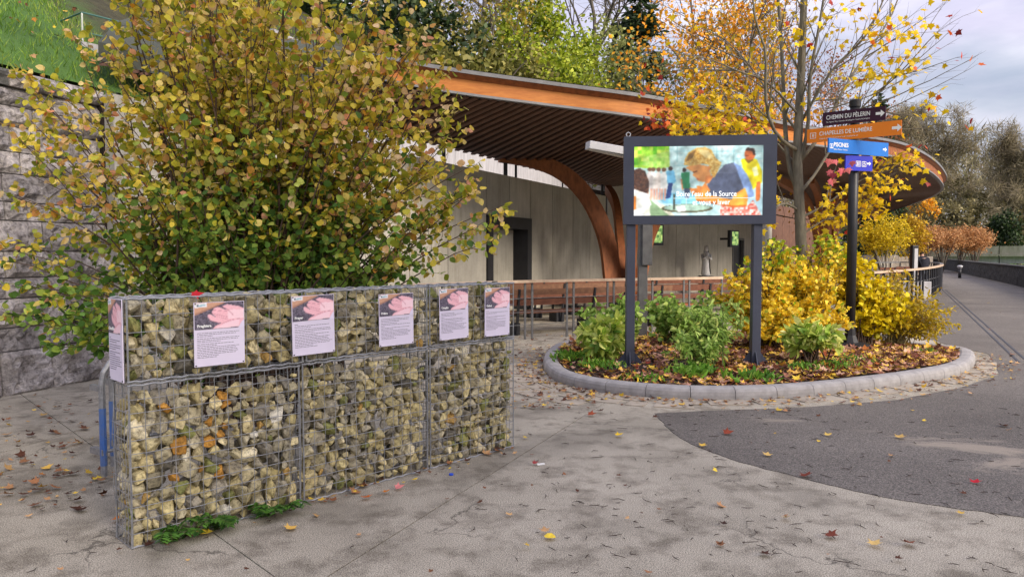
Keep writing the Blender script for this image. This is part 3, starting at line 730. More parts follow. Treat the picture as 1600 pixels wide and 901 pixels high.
def basket(name, label, s0, s1, z0, z1, cw, chh, seed, top_open=.0, bul=.0, endL=False, endR=False):
    rng = np.random.default_rng(seed); W_, H_ = s1 - s0, z1 - z0
    g = thing(name, label, 'gabion', gp((s0 + s1) / 2, z0, -TH / 2), 'gabion baskets of the stone filled wall')
    def bl(s, z): return bul * math.sin(math.pi * min(max((z - z0) / H_, 0), 1)) * (.6 + .4 * math.sin(s * 9 + seed))
    def wires(us, vs, f, r=.0022):
        mb = MB()
        for u in us: mb.tube([f(u, v) for v in np.linspace(vs[0], vs[-1], 7)], r, 4, False)
        for v in vs: mb.tube([f(u, v) for u in np.linspace(us[0], us[-1], 9)], r, 4, False)
        return mb
    nu, nv, nd_ = max(2, round(W_ / cw)), max(2, round(H_ / chh)), 6
    su, sv = np.linspace(s0 + .008, s1 - .008, nu + 1), np.linspace(z0 + .006, z1 - .006, nv + 1); sd_ = np.linspace(-TH, 0, nd_)
    ph = rng.uniform(0, 9)
    wv = lambda s, z: bl(s, z) + .007 * math.sin(s * 23 + ph) * math.sin(z * 19 + ph)
    wires(su, sv, lambda s, z: gp(s, z, wv(s, z))).build('wire_front', WIRE, g)
    wires(su, sd_, lambda s, o: gp(s, z1 - .004 + .006 * math.sin(s * 17 + o * 11), o)).build('wire_lid', WIRE, g)
    wires(su, sv, lambda s, z: gp(s, z, -TH)).build('wire_back', WIRE, g)
    wires(sd_, sv, lambda o, z: gp(s0 + .006 - (wv(s0, z) * .9 if endL else 0), z, o)).build('wire_end', WIRE, g)
    wires(sd_, sv, lambda o, z: gp(s1 - .006, z, o)).build('wire_end', WIRE, g)
    ed = MB()
    for s in (s0 + .008, s1 - .008):
        for o in (0, -TH): ed.tube([gp(s, z0 + .005, o), gp(s, z1 - .003, o)], .0055, 5)
    for z_ in (z0 + .006, z1 - .003):
        for o in (0, -TH): 
            ed.tube([gp(s, z_ + .004 * math.sin(s * 60), o + .004 * math.cos(s * 60)) for s in np.linspace(s0, s1, 30)], .006, 5)
    ed.build('edge_wire', WIRE, g)
    # stones against the wire
    def lay(w_, h_, fn, nm, fill=1.06, rmin=.024, rmax=.064):
        p, rs = pack(w_, h_, rng, rmin, rmax, fill)
        for (a, b), r in zip(p, rs):
            o = bpy.data.objects.new('stone', ROCKS[rng.integers(len(ROCKS))]); COL.objects.link(o)
            c = fn(a, b, r); o.location = c
            o.rotation_euler = rng.uniform(0, 6.28, 3)
            o.scale = (r * rng.uniform(1.1, 1.55), r * rng.uniform(1.02, 1.25), r * rng.uniform(.85, 1.08))
            t = rng.beta(2, 2); cl = palette(np.array([t]), STC, rng, .2)[0]
            s = (Vector(c) - GA).dot(GW)
            # iron stained stones round the rust streak of the first basket
            if z0 < .5 and abs(s - .42) < .22 and .30 < c[2] < .85 and rng.random() < .24: cl = np.array(lin((178, 130, 60))) * rng.uniform(.7, 1.15)
            elif rng.random() < .07: cl = np.array(lin((128, 130, 78))) * rng.uniform(.7, 1.1)
            elif rng.random() < .015: cl = np.array(lin((178, 144, 84)))
            o.color = (*cl, 1); setp(o, g)
    Hs = H_ - top_open
    lay(W_ - .03, Hs - .01, lambda a, b, r: gp(s0 + .015 + a, z0 + .005 + b, -r * 1.0 - rng.uniform(0, .025) + wv(s0 + a, z0 + b) * .9), 'front')
    if endL: lay(TH - .06, Hs - .01, lambda a, b, r: gp(s0 + .008 + r * 1.0 - wv(s0, z0 + b) * .7, z0 + .005 + b, -.05 - a), 'end')
    if endR: lay(TH - .08, Hs - .01, lambda a, b, r: gp(s1 - .012 - r * 1.0, z0 + .005 + b, -.06 - a), 'end')
    # inner fill, not told apart
    V, F, Cc = [], [], []
    base = ROCKS[4]; bv = np.array([v.co[:] for v in base.vertices]); base.calc_loop_triangles(); bf = np.array([t.vertices[:] for t in base.loop_triangles])
    nf = int(W_ * Hs * 95) ; off = 0
    for k in range(nf):
        r = rng.uniform(.05, .08); c = gp(rng.uniform(s0 + .07, s1 - .07), rng.uniform(z0 + .05, z0 + Hs - .06), rng.uniform(-TH + .08, -.12))
        a = rng.normal(0, 1, (3, 3)); q, _ = np.linalg.qr(a); V.append((bv * r) @ q.T + np.array(c)); F.append(bf + off); off += len(bv)
        Cc.append(np.repeat(palette(np.array([rng.random()]), STC, rng), len(bv), 0))
    fo = link('stone_fill', tri_mesh('stone_fill', np.concatenate(V), np.concatenate(F), np.concatenate(Cc), GFILL), g); fo['kind'] = 'stuff'
    return g
S1, S2 = gab(470, 700)[0], gab(669, 640)[0]
ZL, ZT = .915, 1.395
basket('gabion_basket', 'lower gabion basket at the near end with rust stained orange stones and ferns', 0, S1, 0, ZL, .083, .074, 31, .045, .022, True)
basket('gabion_basket', 'middle lower gabion basket directly below the poster row between two other baskets', S1 + .012, S2, 0, ZL + .005, .083, .074, 32, .03, .012)
basket('gabion_basket', 'lower gabion basket at the far end of the stone wall beside the railing', S2 + .012, GL, 0, ZL + .01, .083, .074, 33, .02, .008, False, True)
basket('gabion_basket', 'upper gabion basket carrying the Preghiera poster and the end poster', 0, S1 + .03, ZL + .012, ZT, .078, .096, 34, 0, 0, True)
basket('gabion_basket', 'upper gabion basket carrying the Prayer and Prière posters', S1 + .042, S2, ZL + .016, ZT, .078, .096, 35, 0, 0)
basket('gabion_basket', 'upper gabion basket carrying the two smallest looking posters at the far end', S2 + .012, GL, ZL + .02, ZT, .078, .096, 36, 0, 0, False, True)

# ------------------------------------------------------------------ flat pictures drawn on a fine grid of coloured faces
class Pic:
    def __init__(s, w_, h_, bgc, seed=1):
        s.w, s.h = w_, h_; s.X, s.Y = np.meshgrid((np.arange(w_) + .5) / w_, (np.arange(h_) + .5) / h_); s.im = np.zeros((h_, w_, 3)) + np.array(bgc, float); s.r = np.random.default_rng(seed)
    def poly(s, pts, c, a=1., tex=0, c2=None, cell=3):
        m = pip(s.X, s.Y, pts)
        col = np.zeros((s.h, s.w, 3)) + np.array(c, float)
        if c2 is not None:
            nz_ = s.r.random((s.h // cell + 2, s.w // cell + 2)); nz_ = np.kron(nz_, np.ones((cell, cell)))[:s.h, :s.w]; col = col + (np.array(c2, float) - col) * nz_[..., None]
        if tex: col = col + s.r.normal(0, tex, (s.h, s.w, 1))
        s.im[m] = s.im[m] * (1 - a) + col[m] * a; return s
    def ell(s, cx, cy, rx, ry, c, a=1., tex=0, c2=None): 
        return s.poly([(cx + rx * math.cos(k * .2618), cy + ry * math.sin(k * .2618)) for k in range(24)], c, a, tex, c2)
    def line(s, a, b, wd, c):
        dx, dy = b[0] - a[0], b[1] - a[1]; L_ = math.hypot(dx, dy); nx, ny = -dy / L_ * wd / 2, dx / L_ * wd / 2
        return s.poly([(a[0] + nx, a[1] + ny), (b[0] + nx, b[1] + ny), (b[0] - nx, b[1] - ny), (a[0] - nx, a[1] - ny)], c)
    def blur(s):
        p = np.pad(s.im, ((1, 1), (1, 1), (0, 0)), 'edge'); s.im = (p[1:-1, 1:-1] * 4 + p[:-2, 1:-1] + p[2:, 1:-1] + p[1:-1, :-2] + p[1:-1, 2:]) / 8; return s
    def build(s, name, tl, tr, bl, br, mat_, parent):
        tl, tr, bl, br = Vector(tl), Vector(tr), Vector(bl), Vector(br); mb = MB()
        mb.grid([[(tl.lerp(tr, x / (s.w - 1))).lerp(bl.lerp(br, x / (s.w - 1)), y / (s.h - 1)) for x in range(s.w)] for y in range(s.h)][::-1])
        me = mb.mesh(name, mat_); a = me.color_attributes.new('col', 'FLOAT_COLOR', 'POINT'); im = np.clip(s.im, 0, 255) / 255
        im = np.where(im <= .04045, im / 12.92, ((im + .055) / 1.055) ** 2.4)[::-1].reshape(-1, 3)
        a.data.foreach_set('color', np.concatenate([im, np.ones((len(im), 1))], 1).astype(np.float32).ravel())
        return link(name, me, parent)
def text(name, s, size, org, xa, ya, mat_, parent, width=None, ext=.0008, bold=0, sx=1.0):
    cu = bpy.data.curves.new('tmp', 'FONT'); cu.body = s; cu.size = size; cu.extrude = ext; cu.offset = bold; cu.resolution_u = 3
    o = bpy.data.objects.new('tmp', cu); COL.objects.link(o); dg = bpy.context.evaluated_depsgraph_get()
    me = bpy.data.meshes.new_from_object(o.evaluated_get(dg)); bpy.data.objects.remove(o)
    me.name = name; xs = [v.co.x for v in me.vertices]; k = sx
    if width: k = width / max(1e-6, max(xs) - min(xs))
    xa, ya = Vector(xa).normalized(), Vector(ya).normalized(); za = xa.cross(ya); x0 = min(xs)
    for v in me.vertices: v.co = Vector(org) + xa * ((v.co.x - x0) * k) + ya * v.co.y + za * v.co.z
    me.materials.clear(); me.materials.append(mat_); return link(name, me, parent)

PHOTO = picmat('printed_photo')
def handpic(seed):
    p = Pic(72, 42, (88, 82, 96), seed); p.poly([(0, 0), (1, 0), (1, 1), (0, 1)], (70, 64, 80), 1, 16, (122, 114, 132), 2)
    U = lambda L_: [((x - 85) / 585, (y - 72) / 335) for x, y in L_]
    p.poly(U([(85, 72), (460, 72), (95, 225), (80, 228)]), (206, 158, 132), 1, 5); p.poly(U([(88, 205), (100, 225), (460, 78), (440, 72)]), (176, 128, 108), 1)
    hand = (244, 188, 200)
    p.poly(U([(405, 125), (470, 105), (600, 130), (670, 165), (672, 300), (600, 392), (290, 402), (330, 360), (400, 335), (330, 320), (262, 285), (235, 240), (245, 220), (270, 218), (330, 255), (285, 205), (290, 175), (318, 145), (360, 130), (440, 165), (480, 175), (430, 140)]), hand, 1, 5)
    p.poly(U([(480, 180), (540, 170), (668, 180), (668, 290), (560, 290), (480, 290), (470, 230)]), (252, 214, 224), 1, 3)
    for a, b in (((300, 170), (470, 190)), ((290, 210), (465, 262)), ((330, 245), (465, 290)), ((405, 130), (490, 180)), ((480, 180), (545, 250)), ((260, 290), (395, 340)), ((400, 340), (520, 300)), ((520, 300), (665, 285))):
        p.line(*U([a, b]), .013, (190, 118, 138))
    p.poly(U([(300, 402), (420, 345), (530, 310), (620, 300), (600, 392)]), (250, 214, 226), .9)
    p.poly(U([(595, 405), (640, 330), (672, 300), (672, 407)]), (226, 216, 240), 1)
    p.poly(U([(85, 80), (232, 75), (234, 125), (90, 135)]), (240, 240, 246), 1); p.line(*U([(135, 110), (215, 105)]), .05, (150, 190, 205))
    p.ell(.07, .11, .018, .03, (60, 70, 90))
    return p.blur()
def poster(label, tl, xa, ya, w_, h_, title, seed, tilt=0.0):
    xa, ya = Vector(xa).normalized(), Vector(ya); za = xa.cross(ya); R_ = Matrix.Rotation(tilt, 3, za); xa, ya = R_ @ xa, R_ @ ya
    P_ = lambda u, v, o=0: Vector(tl) + xa * (u * w_) - ya * (v * h_) + za * o
    t = thing('poster', label, 'poster', P_(.5, 1), 'prayer posters hung on the gabion wall')
    MB().quadbox([P_(0, 1, -.002), P_(1, 1, -.002), P_(1, 1, .003), P_(0, 1, .003), P_(0, 0, -.002), P_(1, 0, -.002), P_(1, 0, .003), P_(0, 0, .003)]).build('board', PAPER, t)
    handpic(seed).build('photo', P_(.012, .008, .0042), P_(.988, .008, .0042), P_(.012, .425, .0042), P_(.988, .425, .0042), PHOTO, t)
    text('title', title, h_ * .058, P_(.06, .385, .0055), xa, ya, WHITE, t, bold=.0008)
    r = random.Random(seed); mb = MB(); y = .475
    for ln in range(15):
        end = r.choice((.14, .88, .5)) if ln in (0, 3, 5) else (r.uniform(.35, .6) if ln in (2, 7, 13, 14) else r.uniform(.78, .93)); x = .055
        while x < end:
            k = min(r.uniform(.02, .085), end - x + .01); mb.quadbox([P_(x, y + .0075, .0032), P_(x + k, y + .0075, .0032), P_(x + k, y + .0075, .0038), P_(x, y + .0075, .0038), P_(x, y, .0032), P_(x + k, y, .0032), P_(x + k, y, .0038), P_(x, y, .0038)]); x += k + .012
        y += .0262 if ln not in (2, 5) else .034
    mb.build('text_lines', INK, t)
    for u in (.03, .97):
        for v in (.02, .98): MB().box(P_(u, v, .004), (.007, .007, .006)).build('tie', BLACK, t)
PO = [((302, 473, 381, 574), 'Preghiera', 'white poster titled Preghiera with cupped hands photo'),
      ((455, 463, 521, 557), 'Prayer', 'white poster titled Prayer with cupped hands photo'),
      ((591.5, 460, 645, 542), 'Prière', 'white poster titled Prière with cupped hands photo'),
      ((686, 452, 731, 532), 'Oração', 'white cupped hands poster, second from the far end of the stone wall'),
      ((757.5, 450, 796, 526), 'Gebet', 'white cupped hands poster at the far end of the stone wall, beside the railing')]
for k, ((x0, y0, x1, y1), ti, lb) in enumerate(PO):
    sa, za_ = gab(x0, y0, .03); sb, _ = gab(x1, y0, .03); _, zb = gab(x0, y1, .03)
    poster(lb, gp(sa, za_, .03), GW, UPZ, sb - sa, za_ - zb, ti, 50 + k, (-.004, .012, .006, .01, -.008)[k])
poster('poster on the narrow end face of the gabion wall, seen almost edge on', gp(-.012, 1.392, -TH + .02), GN, UPZ, TH - .03, .46, 'Oración', 57)

# ------------------------------------------------------------------ planting bed, kerb, paving
KP = [(905, 537), (866, 549), (849, 570), (862, 592), (905, 607), (970, 617), (1060, 624), (1160, 625), (1260, 620), (1360, 609), (1450, 596), (1504, 584), (1523, 570), (1512, 556)]
kp = [G(*p) for p in KP] + [Vector((6.9, 12.3, 0)), Vector((5.6, 13.4, 0)), Vector((4.0, 13.9, 0)), Vector((2.6, 13.4, 0)), G(955, 523)]
kc = catmull(kp + kp[:2], 8)[: len(kp) * 8]; kc.append(kc[0].copy()); KN = 43
kl = resample(kc, KN * 6 + 1); kcen = sum(kl, Vector()) / len(kl)
kerb = thing('kerb', None, None, kcen, kind='structure')
def kin(i):
    n_ = len(kl) - 1; t_ = kl[(i + 1) % n_] - kl[(i - 1) % n_]; t_.normalize(); q = Vector((-t_.y, t_.x, 0)); return q if q.dot(kcen - kl[i % n_]) > 0 else -q
KPROF = [(0, -.04), (-.004, .05), (.004, .092), (.022, .122), (.055, .138), (.11, .142), (.17, .139), (.2, .125), (.205, .0)]
for k in range(KN):
    mb = MB(); R = []
    for j in range(7):
        i = k * 6 + j; c = kl[i % (KN * 6)]; t_ = kl[(i + 1) % (KN * 6)] - c; n_ = kin(i)
        c = c + t_.normalized() * (.0035 if j == 0 else (-.0035 if j == 6 else 0))
        R.append([c + n_ * o + UPZ * h for o, h in KPROF])
    mb.grid(R); nP = len(KPROF); mb.f.append(tuple(range(nP))); mb.f.append(tuple(6 * nP + q for q in reversed(range(nP))))
    mb.build('kerb_stone', KERBM, kerb)
inner = [kl[i] + kin(i) * .2 for i in range(0, KN * 6, 3)]
bedc = Vector((kcen.x, kcen.y, 0)); rows = []
for f in (0, .12, .3, .55, .8, 1): rows.append([Vector((p.x + (bedc.x - p.x) * f, p.y + (bedc.y - p.y) * f, .085 + .13 * (1 - (1 - f) ** 2) + .015 * mnoise.noise(p * 3 + UPZ * f * 9))) for p in inner + inner[:1]])
bed = MB().grid(rows).build('planting_bed', SOIL, smooth=True); bed['kind'] = 'structure'
bpoly = [(p.x, p.y) for p in inner]
def bed_z(x, y):
    d = Vector((x, y, 0)) - bedc; best = 1
    return .095 + .11 * (1 - min(1, d.length / 3.2) ** 2)
rr = random.Random(3)
apron = thing('paving_apron', None, None, kcen, kind='structure'); apron['kind'] = 'structure'
for row in range(3):
    i = 0.0; tot = KN * 6
    while i < tot:
        ln = rr.uniform(4.0, 7.5) if row == 0 else rr.uniform(2.5, 5.5); j = min(i + ln, tot); px_ = kl[int(i) % tot]
        front = px_.y < 10.9
        if front and (row == 0 or (row == 1 and px_.x < 1.9) or (row == 2 and px_.x < 1.2)):
            o0, o1 = ((-.27, -.012), (-.50, -.285), (-.80, -.515))[row]; a, b = int(i), max(int(j) - 1, int(i) + 1)
            jit = lambda: rr.uniform(-.012, .012)
            q = [kl[a % tot] + kin(a) * (o1 + jit()), kl[b % tot] + kin(b) * (o1 + jit()), kl[b % tot] + kin(b) * (o0 + jit()), kl[a % tot] + kin(a) * (o0 + jit())]
            if (q[1] - q[0]).length > .05:
                m1 = (q[2] + q[3]) / 2 + kin(a) * -.01; zt = .007 + rr.uniform(0, .004)
                pp = [q[0], q[1], q[2], m1, q[3]]
                if ((q[1] - q[0]).cross(q[2] - q[0])).z < 0: pp = pp[::-1]
                MB().prism([(v.x, v.y) for v in pp], -.03, zt).build('paving_stone', FLAG, apron)
        i = j
# ------------------------------------------------------------------ video screen on two posts
ds = thing('display_screen', 'large outdoor video screen in a dark frame on two posts showing a woman drinking', 'screen', D(1088, 575, 9.8))
sTL, sTR, sBL, sBR = D(975, 215.5, 9.78), D(1214.5, 208, 9.58), D(975, 352, 9.78), D(1213.5, 348.5, 9.58)
sx = (sTR - sTL); sx.z = 0; SW = sx.length; sx.normalize(); sn = Vector((sx.y, -sx.x, 0)); z1s, z0s = (sTL.z + sTR.z) / 2, (sBL.z + sBR.z) / 2
SP = lambda u, z, o=0: Vector((sTL.x, sTL.y, z)) + sx * u + sn * o
def sbox(u0, u1, za, zb, o0, o1): return MB().quadbox([SP(u0, za, o1), SP(u1, za, o1), SP(u1, za, o0), SP(u0, za, o0), SP(u0, zb, o1), SP(u1, zb, o1), SP(u1, zb, o0), SP(u0, zb, o0)])
sbox(0, SW, z0s, z1s, -.16, -.012).build('cabinet', DGREY, ds, bevel=.006)
pu0, pu1, pz1, pz0 = .135, SW - .17, z1s - .135, z0s + .115
fr = sbox(0, SW, pz1, z1s, -.012, .012); 
for a in (sbox(0, SW, z0s, pz0, -.012, .012), sbox(0, pu0, pz0, pz1, -.012, .012), sbox(pu1, SW, pz0, pz1, -.012, .012)):
    b = len(fr.v); fr.v += a.v; fr.f += [tuple(b + i for i in f) for f in a.f]
fr.build('bezel', DGREY, ds)
p = Pic(200, 112, (196, 232, 232), 4); p.poly([(0, 0), (1, 0), (1, 1), (0, 1)], (186, 226, 228), 1, 7, (214, 240, 238), 4)
def U(L_):
    o = []
    for x, y in L_: u = (x - 165) / 1080; o.append((u, (y - (207 - 35 * u)) / (580 + 18 * u)))
    return o
q = lambda L_, *a, **k: p.poly(U(L_), *a, **k)
for yy in (240, 300, 360): p.line(*U([(500, yy), (1245, yy - 12)]), .006, (150, 205, 210))
for xx in (530, 860, 1000): p.line(*U([(xx, 190), (xx, 330)]), .004, (140, 190, 195))
q([(160, 200), (462, 192), (466, 372), (380, 392), (165, 380)], (96, 190, 20), 1, 12, (226, 246, 96), 6); q([(250, 290), (466, 240), (466, 372), (380, 392), (230, 360)], (150, 200, 90), .6, 10, (210, 235, 160), 4)
q([(165, 560), (1245, 540), (1240, 790), (165, 790)], (196, 232, 244), 1, 4); q([(160, 600), (320, 650), (420, 690), (540, 800), (160, 800)], (255, 250, 222), 1)
q([(300, 640), (480, 790), (310, 790)], (120, 160, 110), .8, 8); q([(330, 590), (1000, 590), (900, 680), (420, 680)], (120, 196, 226), .8, 6)
for cx, c in ((330, (255, 246, 236)), (375, (250, 236, 226)), (420, (255, 255, 250)), (300, (235, 225, 220))):
    q([(cx - 28, 440), (cx, 400), (cx + 26, 440), (cx + 30, 560), (cx - 30, 560)], c, 1, 6); q([(cx - 20, 555), (cx - 4, 555), (cx - 6, 650), (cx - 22, 650)], (240, 176, 150)); q([(cx + 4, 555), (cx + 20, 555), (cx + 16, 650), (cx + 2, 650)], (236, 170, 146)); p.ell(*U([(cx, 395)])[0], .018, .03, (120, 84, 60))
q([(440, 405), (505, 400), (522, 490), (505, 512), (450, 510)], (118, 196, 236)); q([(458, 505), (495, 505), (478, 632), (436, 636)], (38, 66, 128)); p.ell(*U([(475, 385)])[0], .017, .032, (70, 50, 44))
q([(565, 420), (632, 410), (640, 550), (574, 552)], (36, 150, 96)); q([(590, 550), (640, 550), (634, 630), (600, 632)], (70, 90, 120)); p.ell(*U([(590, 395)])[0], .016, .03, (60, 44, 40)); q([(560, 470), (572, 470), (585, 560), (574, 565)], (232, 150, 96))
q([(165, 400), (215, 385), (262, 410), (296, 500), (292, 580), (270, 625), (205, 610), (165, 560)], (58, 36, 30), 1, 18, (110, 70, 50), 2)
q([(165, 560), (290, 600), (318, 690), (200, 790), (165, 790)], (255, 252, 240)); q([(165, 620), (186, 622), (186, 730), (165, 735)], (240, 140, 40))
# man in yellow
q([(1060, 300), (1110, 285), (1190, 295), (1236, 400), (1232, 492), (1196, 520), (1150, 560), (1090, 440)], (252, 232, 0), 1, 5); q([(1150, 370), (1190, 350), (1210, 430), (1170, 440)], (255, 255, 190)); q([(1086, 288), (1120, 335), (1165, 300), (1150, 280)], (150, 110, 20))
p.ell(*U([(1132, 255)])[0], .041, .085, (214, 110, 52), 1, 6); q([(1092, 225), (1110, 198), (1168, 205), (1180, 262), (1160, 258), (1152, 226)], (66, 34, 28)); q([(1096, 262), (1128, 262), (1126, 270), (1096, 270)], (150, 70, 40))
q([(1190, 488), (1226, 480), (1220, 640), (1190, 655), (1184, 590)], (228, 122, 56))
# woman: shirt, face, hair, hands, skirt
q([(900, 690), (1000, 690), (1120, 690), (1165, 640), (1240, 775), (890, 780)], (226, 60, 44), 1, 10, (255, 244, 232), 3)
q([(760, 560), (800, 490), (870, 410), (925, 345), (1000, 325), (1062, 360), (1110, 420), (1150, 510), (1172, 600), (1110, 640), (1000, 600), (990, 640), (830, 612)], (88, 96, 122), 1, 6); q([(1000, 325), (1064, 360), (1116, 430), (1152, 512), (1174, 604), (1110, 640), (1080, 520)], (142, 172, 226), 1, 5); q([(870, 420), (920, 350), (1000, 330), (1040, 400), (980, 420)], (116, 124, 150), .7)
q([(598, 372), (700, 343), (790, 360), (815, 440), (770, 492), (745, 492), (706, 486), (690, 462), (662, 440), (668, 412), (640, 400)], (244, 164, 92), 1, 4); q([(660, 408), (700, 400), (700, 410), (664, 418)], (120, 66, 34)); q([(690, 455), (720, 470), (700, 482)], (206, 106, 74)); q([(770, 440), (815, 440), (850, 420), (800, 500), (760, 520)], (222, 134, 70))
p.ell(*U([(800, 372)])[0], .014, .035, (240, 150, 90))
q([(588, 352), (592, 310), (622, 250), (690, 208), (760, 200), (815, 222), (850, 290), (900, 330), (870, 400), (840, 460), (812, 420), (796, 350), (740, 340), (640, 362)], (206, 148, 56), 1, 14, (248, 214, 132), 2); q([(600, 330), (626, 262), (690, 222), (660, 290)], (120, 84, 40), .8); q([(700, 220), (790, 225), (840, 300), (760, 290)], (255, 236, 170), .7)
q([(640, 560), (632, 545), (700, 548), (694, 524), (740, 530), (768, 498), (812, 566), (760, 602), (660, 600)], (246, 150, 70), 1, 5)
q([(680, 590), (830, 608), (990, 640), (1012, 590), (1098, 536), (1122, 610), (1114, 690), (1000, 702), (690, 648)], (250, 156, 56), 1, 5); q([(700, 640), (1000, 690), (1110, 680), (1112, 694), (1000, 706), (690, 652)], (206, 100, 30))
p.ell(*U([(618, 718)])[0], .200, .062, (96, 92, 66)); p.ell(*U([(618, 712)])[0], .180, .046, (176, 206, 186), 1, 10); q([(520, 700), (600, 690), (610, 740), (540, 750)], (236, 246, 230)); p.line(*U([(507, 600), (507, 730)]), .012, (70, 74, 60)); p.line(*U([(610, 600), (610, 690)]), .007, (230, 240, 240))
for sc_, am in ((28, .16), (9, .10), (4, .07)):      # uneven light and texture of a filmed picture
    g_ = p.r.normal(0, 1, (p.h // sc_ + 3, p.w // sc_ + 3)); yy, xx = np.mgrid[0:p.h, 0:p.w] / sc_; y0, x0 = yy.astype(int), xx.astype(int); fy, fx = yy - y0, xx - x0
    f_ = g_[y0, x0] * (1 - fy) * (1 - fx) + g_[y0 + 1, x0] * fy * (1 - fx) + g_[y0, x0 + 1] * (1 - fy) * fx + g_[y0 + 1, x0 + 1] * fy * fx; p.im = np.clip(p.im * (1 + am * f_[..., None]), 0, 255)
p.blur().blur()
SCR = picmat('lit_screen', .52)
pic = p.build('screen', SP(pu0, pz1, -.004), SP(pu1, pz1, -.004), SP(pu0, pz0, -.004), SP(pu1, pz0, -.004), SCR, ds)
WGLOW = emit('lit_white', (1, 1, 1), .6)
pw_, ph_ = pu1 - pu0, pz1 - pz0
text('caption', "Boire l'eau de la Source", .098, SP(pu0 + pw_ * .335, pz0 + ph_ * .275, .0), sx, UPZ, WGLOW, pic, width=pw_ * .465, bold=.001)
text('caption', "et vous y laver", .098, SP(pu0 + pw_ * .46, pz0 + ph_ * .155, .0), sx, UPZ, WGLOW, pic, width=pw_ * .29, bold=.001)
sbox(pu0 + pw_ * .31, pu0 + pw_ * .93, pz0 + ph_ * .247, pz0 + ph_ * .252, -.003, .0005).build('caption_rule', WGLOW, pic)
for px, u in ((989, .10), (1188, SW - .22)):
    c = SP(u, 0, -.075); zb = bed_z(c.x, c.y) - .02
    po = MB().box((c.x, c.y, (z0s + zb) / 2), (.115, .115, z0s - zb - .002)).build('post', DGREY, ds, bevel=.006)
    gs = MB()
    for a in range(4):
        d_ = Matrix.Rotation(a * math.pi / 2 + math.atan2(sx.y, sx.x), 3, 'Z') @ Vector((1, 0, 0)); s_ = Vector((-d_.y, d_.x, 0)) * .006; b0 = Vector((c.x, c.y, 0)) + d_ * .058
        gs.v += [tuple(b0 + s_ * k + e) for k in (-1, 1) for e in (UPZ * (zb + .02), UPZ * (zb + .20), d_ * .13 + UPZ * (zb + .02))]; n0 = len(gs.v) - 6
        gs.f += [(n0, n0 + 1, n0 + 2), (n0 + 5, n0 + 4, n0 + 3), (n0, n0 + 3, n0 + 4, n0 + 1), (n0 + 1, n0 + 4, n0 + 5, n0 + 2), (n0 + 2, n0 + 5, n0 + 3, n0)]
    gs.box((c.x, c.y, zb + .01), (.36, .36, .02)); gs.build('base_plate', DGREY, po)
for u in (.06, SW - .07):
    mb = MB(); c = SP(u, z1s + .035, -.06); mb.tube([c + sx * (.028 * math.cos(a)) + UPZ * (.028 * math.sin(a)) for a in np.linspace(0, 6.28, 13)], .007, 5, False); mb.tube([SP(u, z1s - .002, -.06), SP(u, z1s + .012, -.06)], .012, 6); mb.build('lifting_eye', LIGHTMET, ds)

# ------------------------------------------------------------------ finger post
fp = thing('signpost', 'black finger post with four coloured direction signs in the planting bed', 'signpost', D(1327, 548, 11.5))
pc = D(1327.5, 548, 11.5); zb = bed_z(pc.x, pc.y) + .06
MB().lathe((pc.x, pc.y, 0), [(.072, zb), (.072, 3.93)], 18).build('pole', BLACK, fp, True)
MB().lathe((pc.x, pc.y, 0), [(.085, 3.89), (.085, 3.985), (.07, 4.0)], 18).build('cap', BLACK, fp)
MB().lathe((pc.x, pc.y, 0), [(.08, 2.90), (.086, 2.93), (.086, 2.99), (.08, 3.01)], 18).build('collar', BLACK, fp)
fl = MB(); fl.lathe((pc.x, pc.y, 0), [(.30, zb - .025), (.30, zb), (.13, zb + .02), (.085, zb + .13), (.073, zb + .35)], 8); fl.build('base_flange', BLACK, fp)
ft = MB()
for a in (.4, 1.97, 3.54, 5.1): ft.bar((pc.x + .26 * math.cos(a), pc.y + .26 * math.sin(a), zb - .02), (pc.x + .30 * math.cos(a), pc.y + .30 * math.sin(a), zb - .22), .03, .03)
ft.build('anchor_bolt', LIGHTMET, fp)
BLU = mat('blue_sign', (.010, .155, .58), (.008, .14, .52), .45, 3, 60, 0); DBLU = mat('ultramarine_sign', (.012, .022, .50), (.010, .02, .44), .45, 3, 60, 0)
ORA = mat('orange_sign', (.84, .235, .014), (.80, .21, .012), .45, 3, 60, 0); AUB = mat('aubergine_sign', (.040, .006, .026), (.034, .005, .022), .65, 3, 60, 0)
def blade(l, r, h_, m_, label):
    l, r = Vector(l), Vector(r); zc = (l.z + r.z) / 2; l.z = r.z = zc; xa = (r - l).normalized(); n_ = Vector((xa.y, -xa.x, 0)); w_ = (r - l).length
    P_ = lambda u, v, o=0: l + xa * u + UPZ * (v) + n_ * o
    b = MB().quadbox([P_(0, -h_ / 2, .012), P_(w_, -h_ / 2, .012), P_(w_, -h_ / 2, -.012), P_(0, -h_ / 2, -.012), P_(0, h_ / 2, .012), P_(w_, h_ / 2, .012), P_(w_, h_ / 2, -.012), P_(0, h_ / 2, -.012)]).build('sign_blade', m_, fp)
    b['label'] = label
    MB().box((pc.x, pc.y, zc), (.16, .16, h_ * .5)).build('bracket', BLACK, fp)
    return b, P_, xa, w_, n_
def arrow(P_, u, s, par):
    pts = [(0, -.16), (.55, -.16), (.55, -.42), (1, 0), (.55, .42), (.55, .16), (0, .16)]; mb = MB(); n = len(pts)
    mb.v = [tuple(P_(u + x * s, y * s, .0135)) for x, y in pts]; mb.f = [tuple(range(n))]; return mb.build('arrow', WHITE, par)
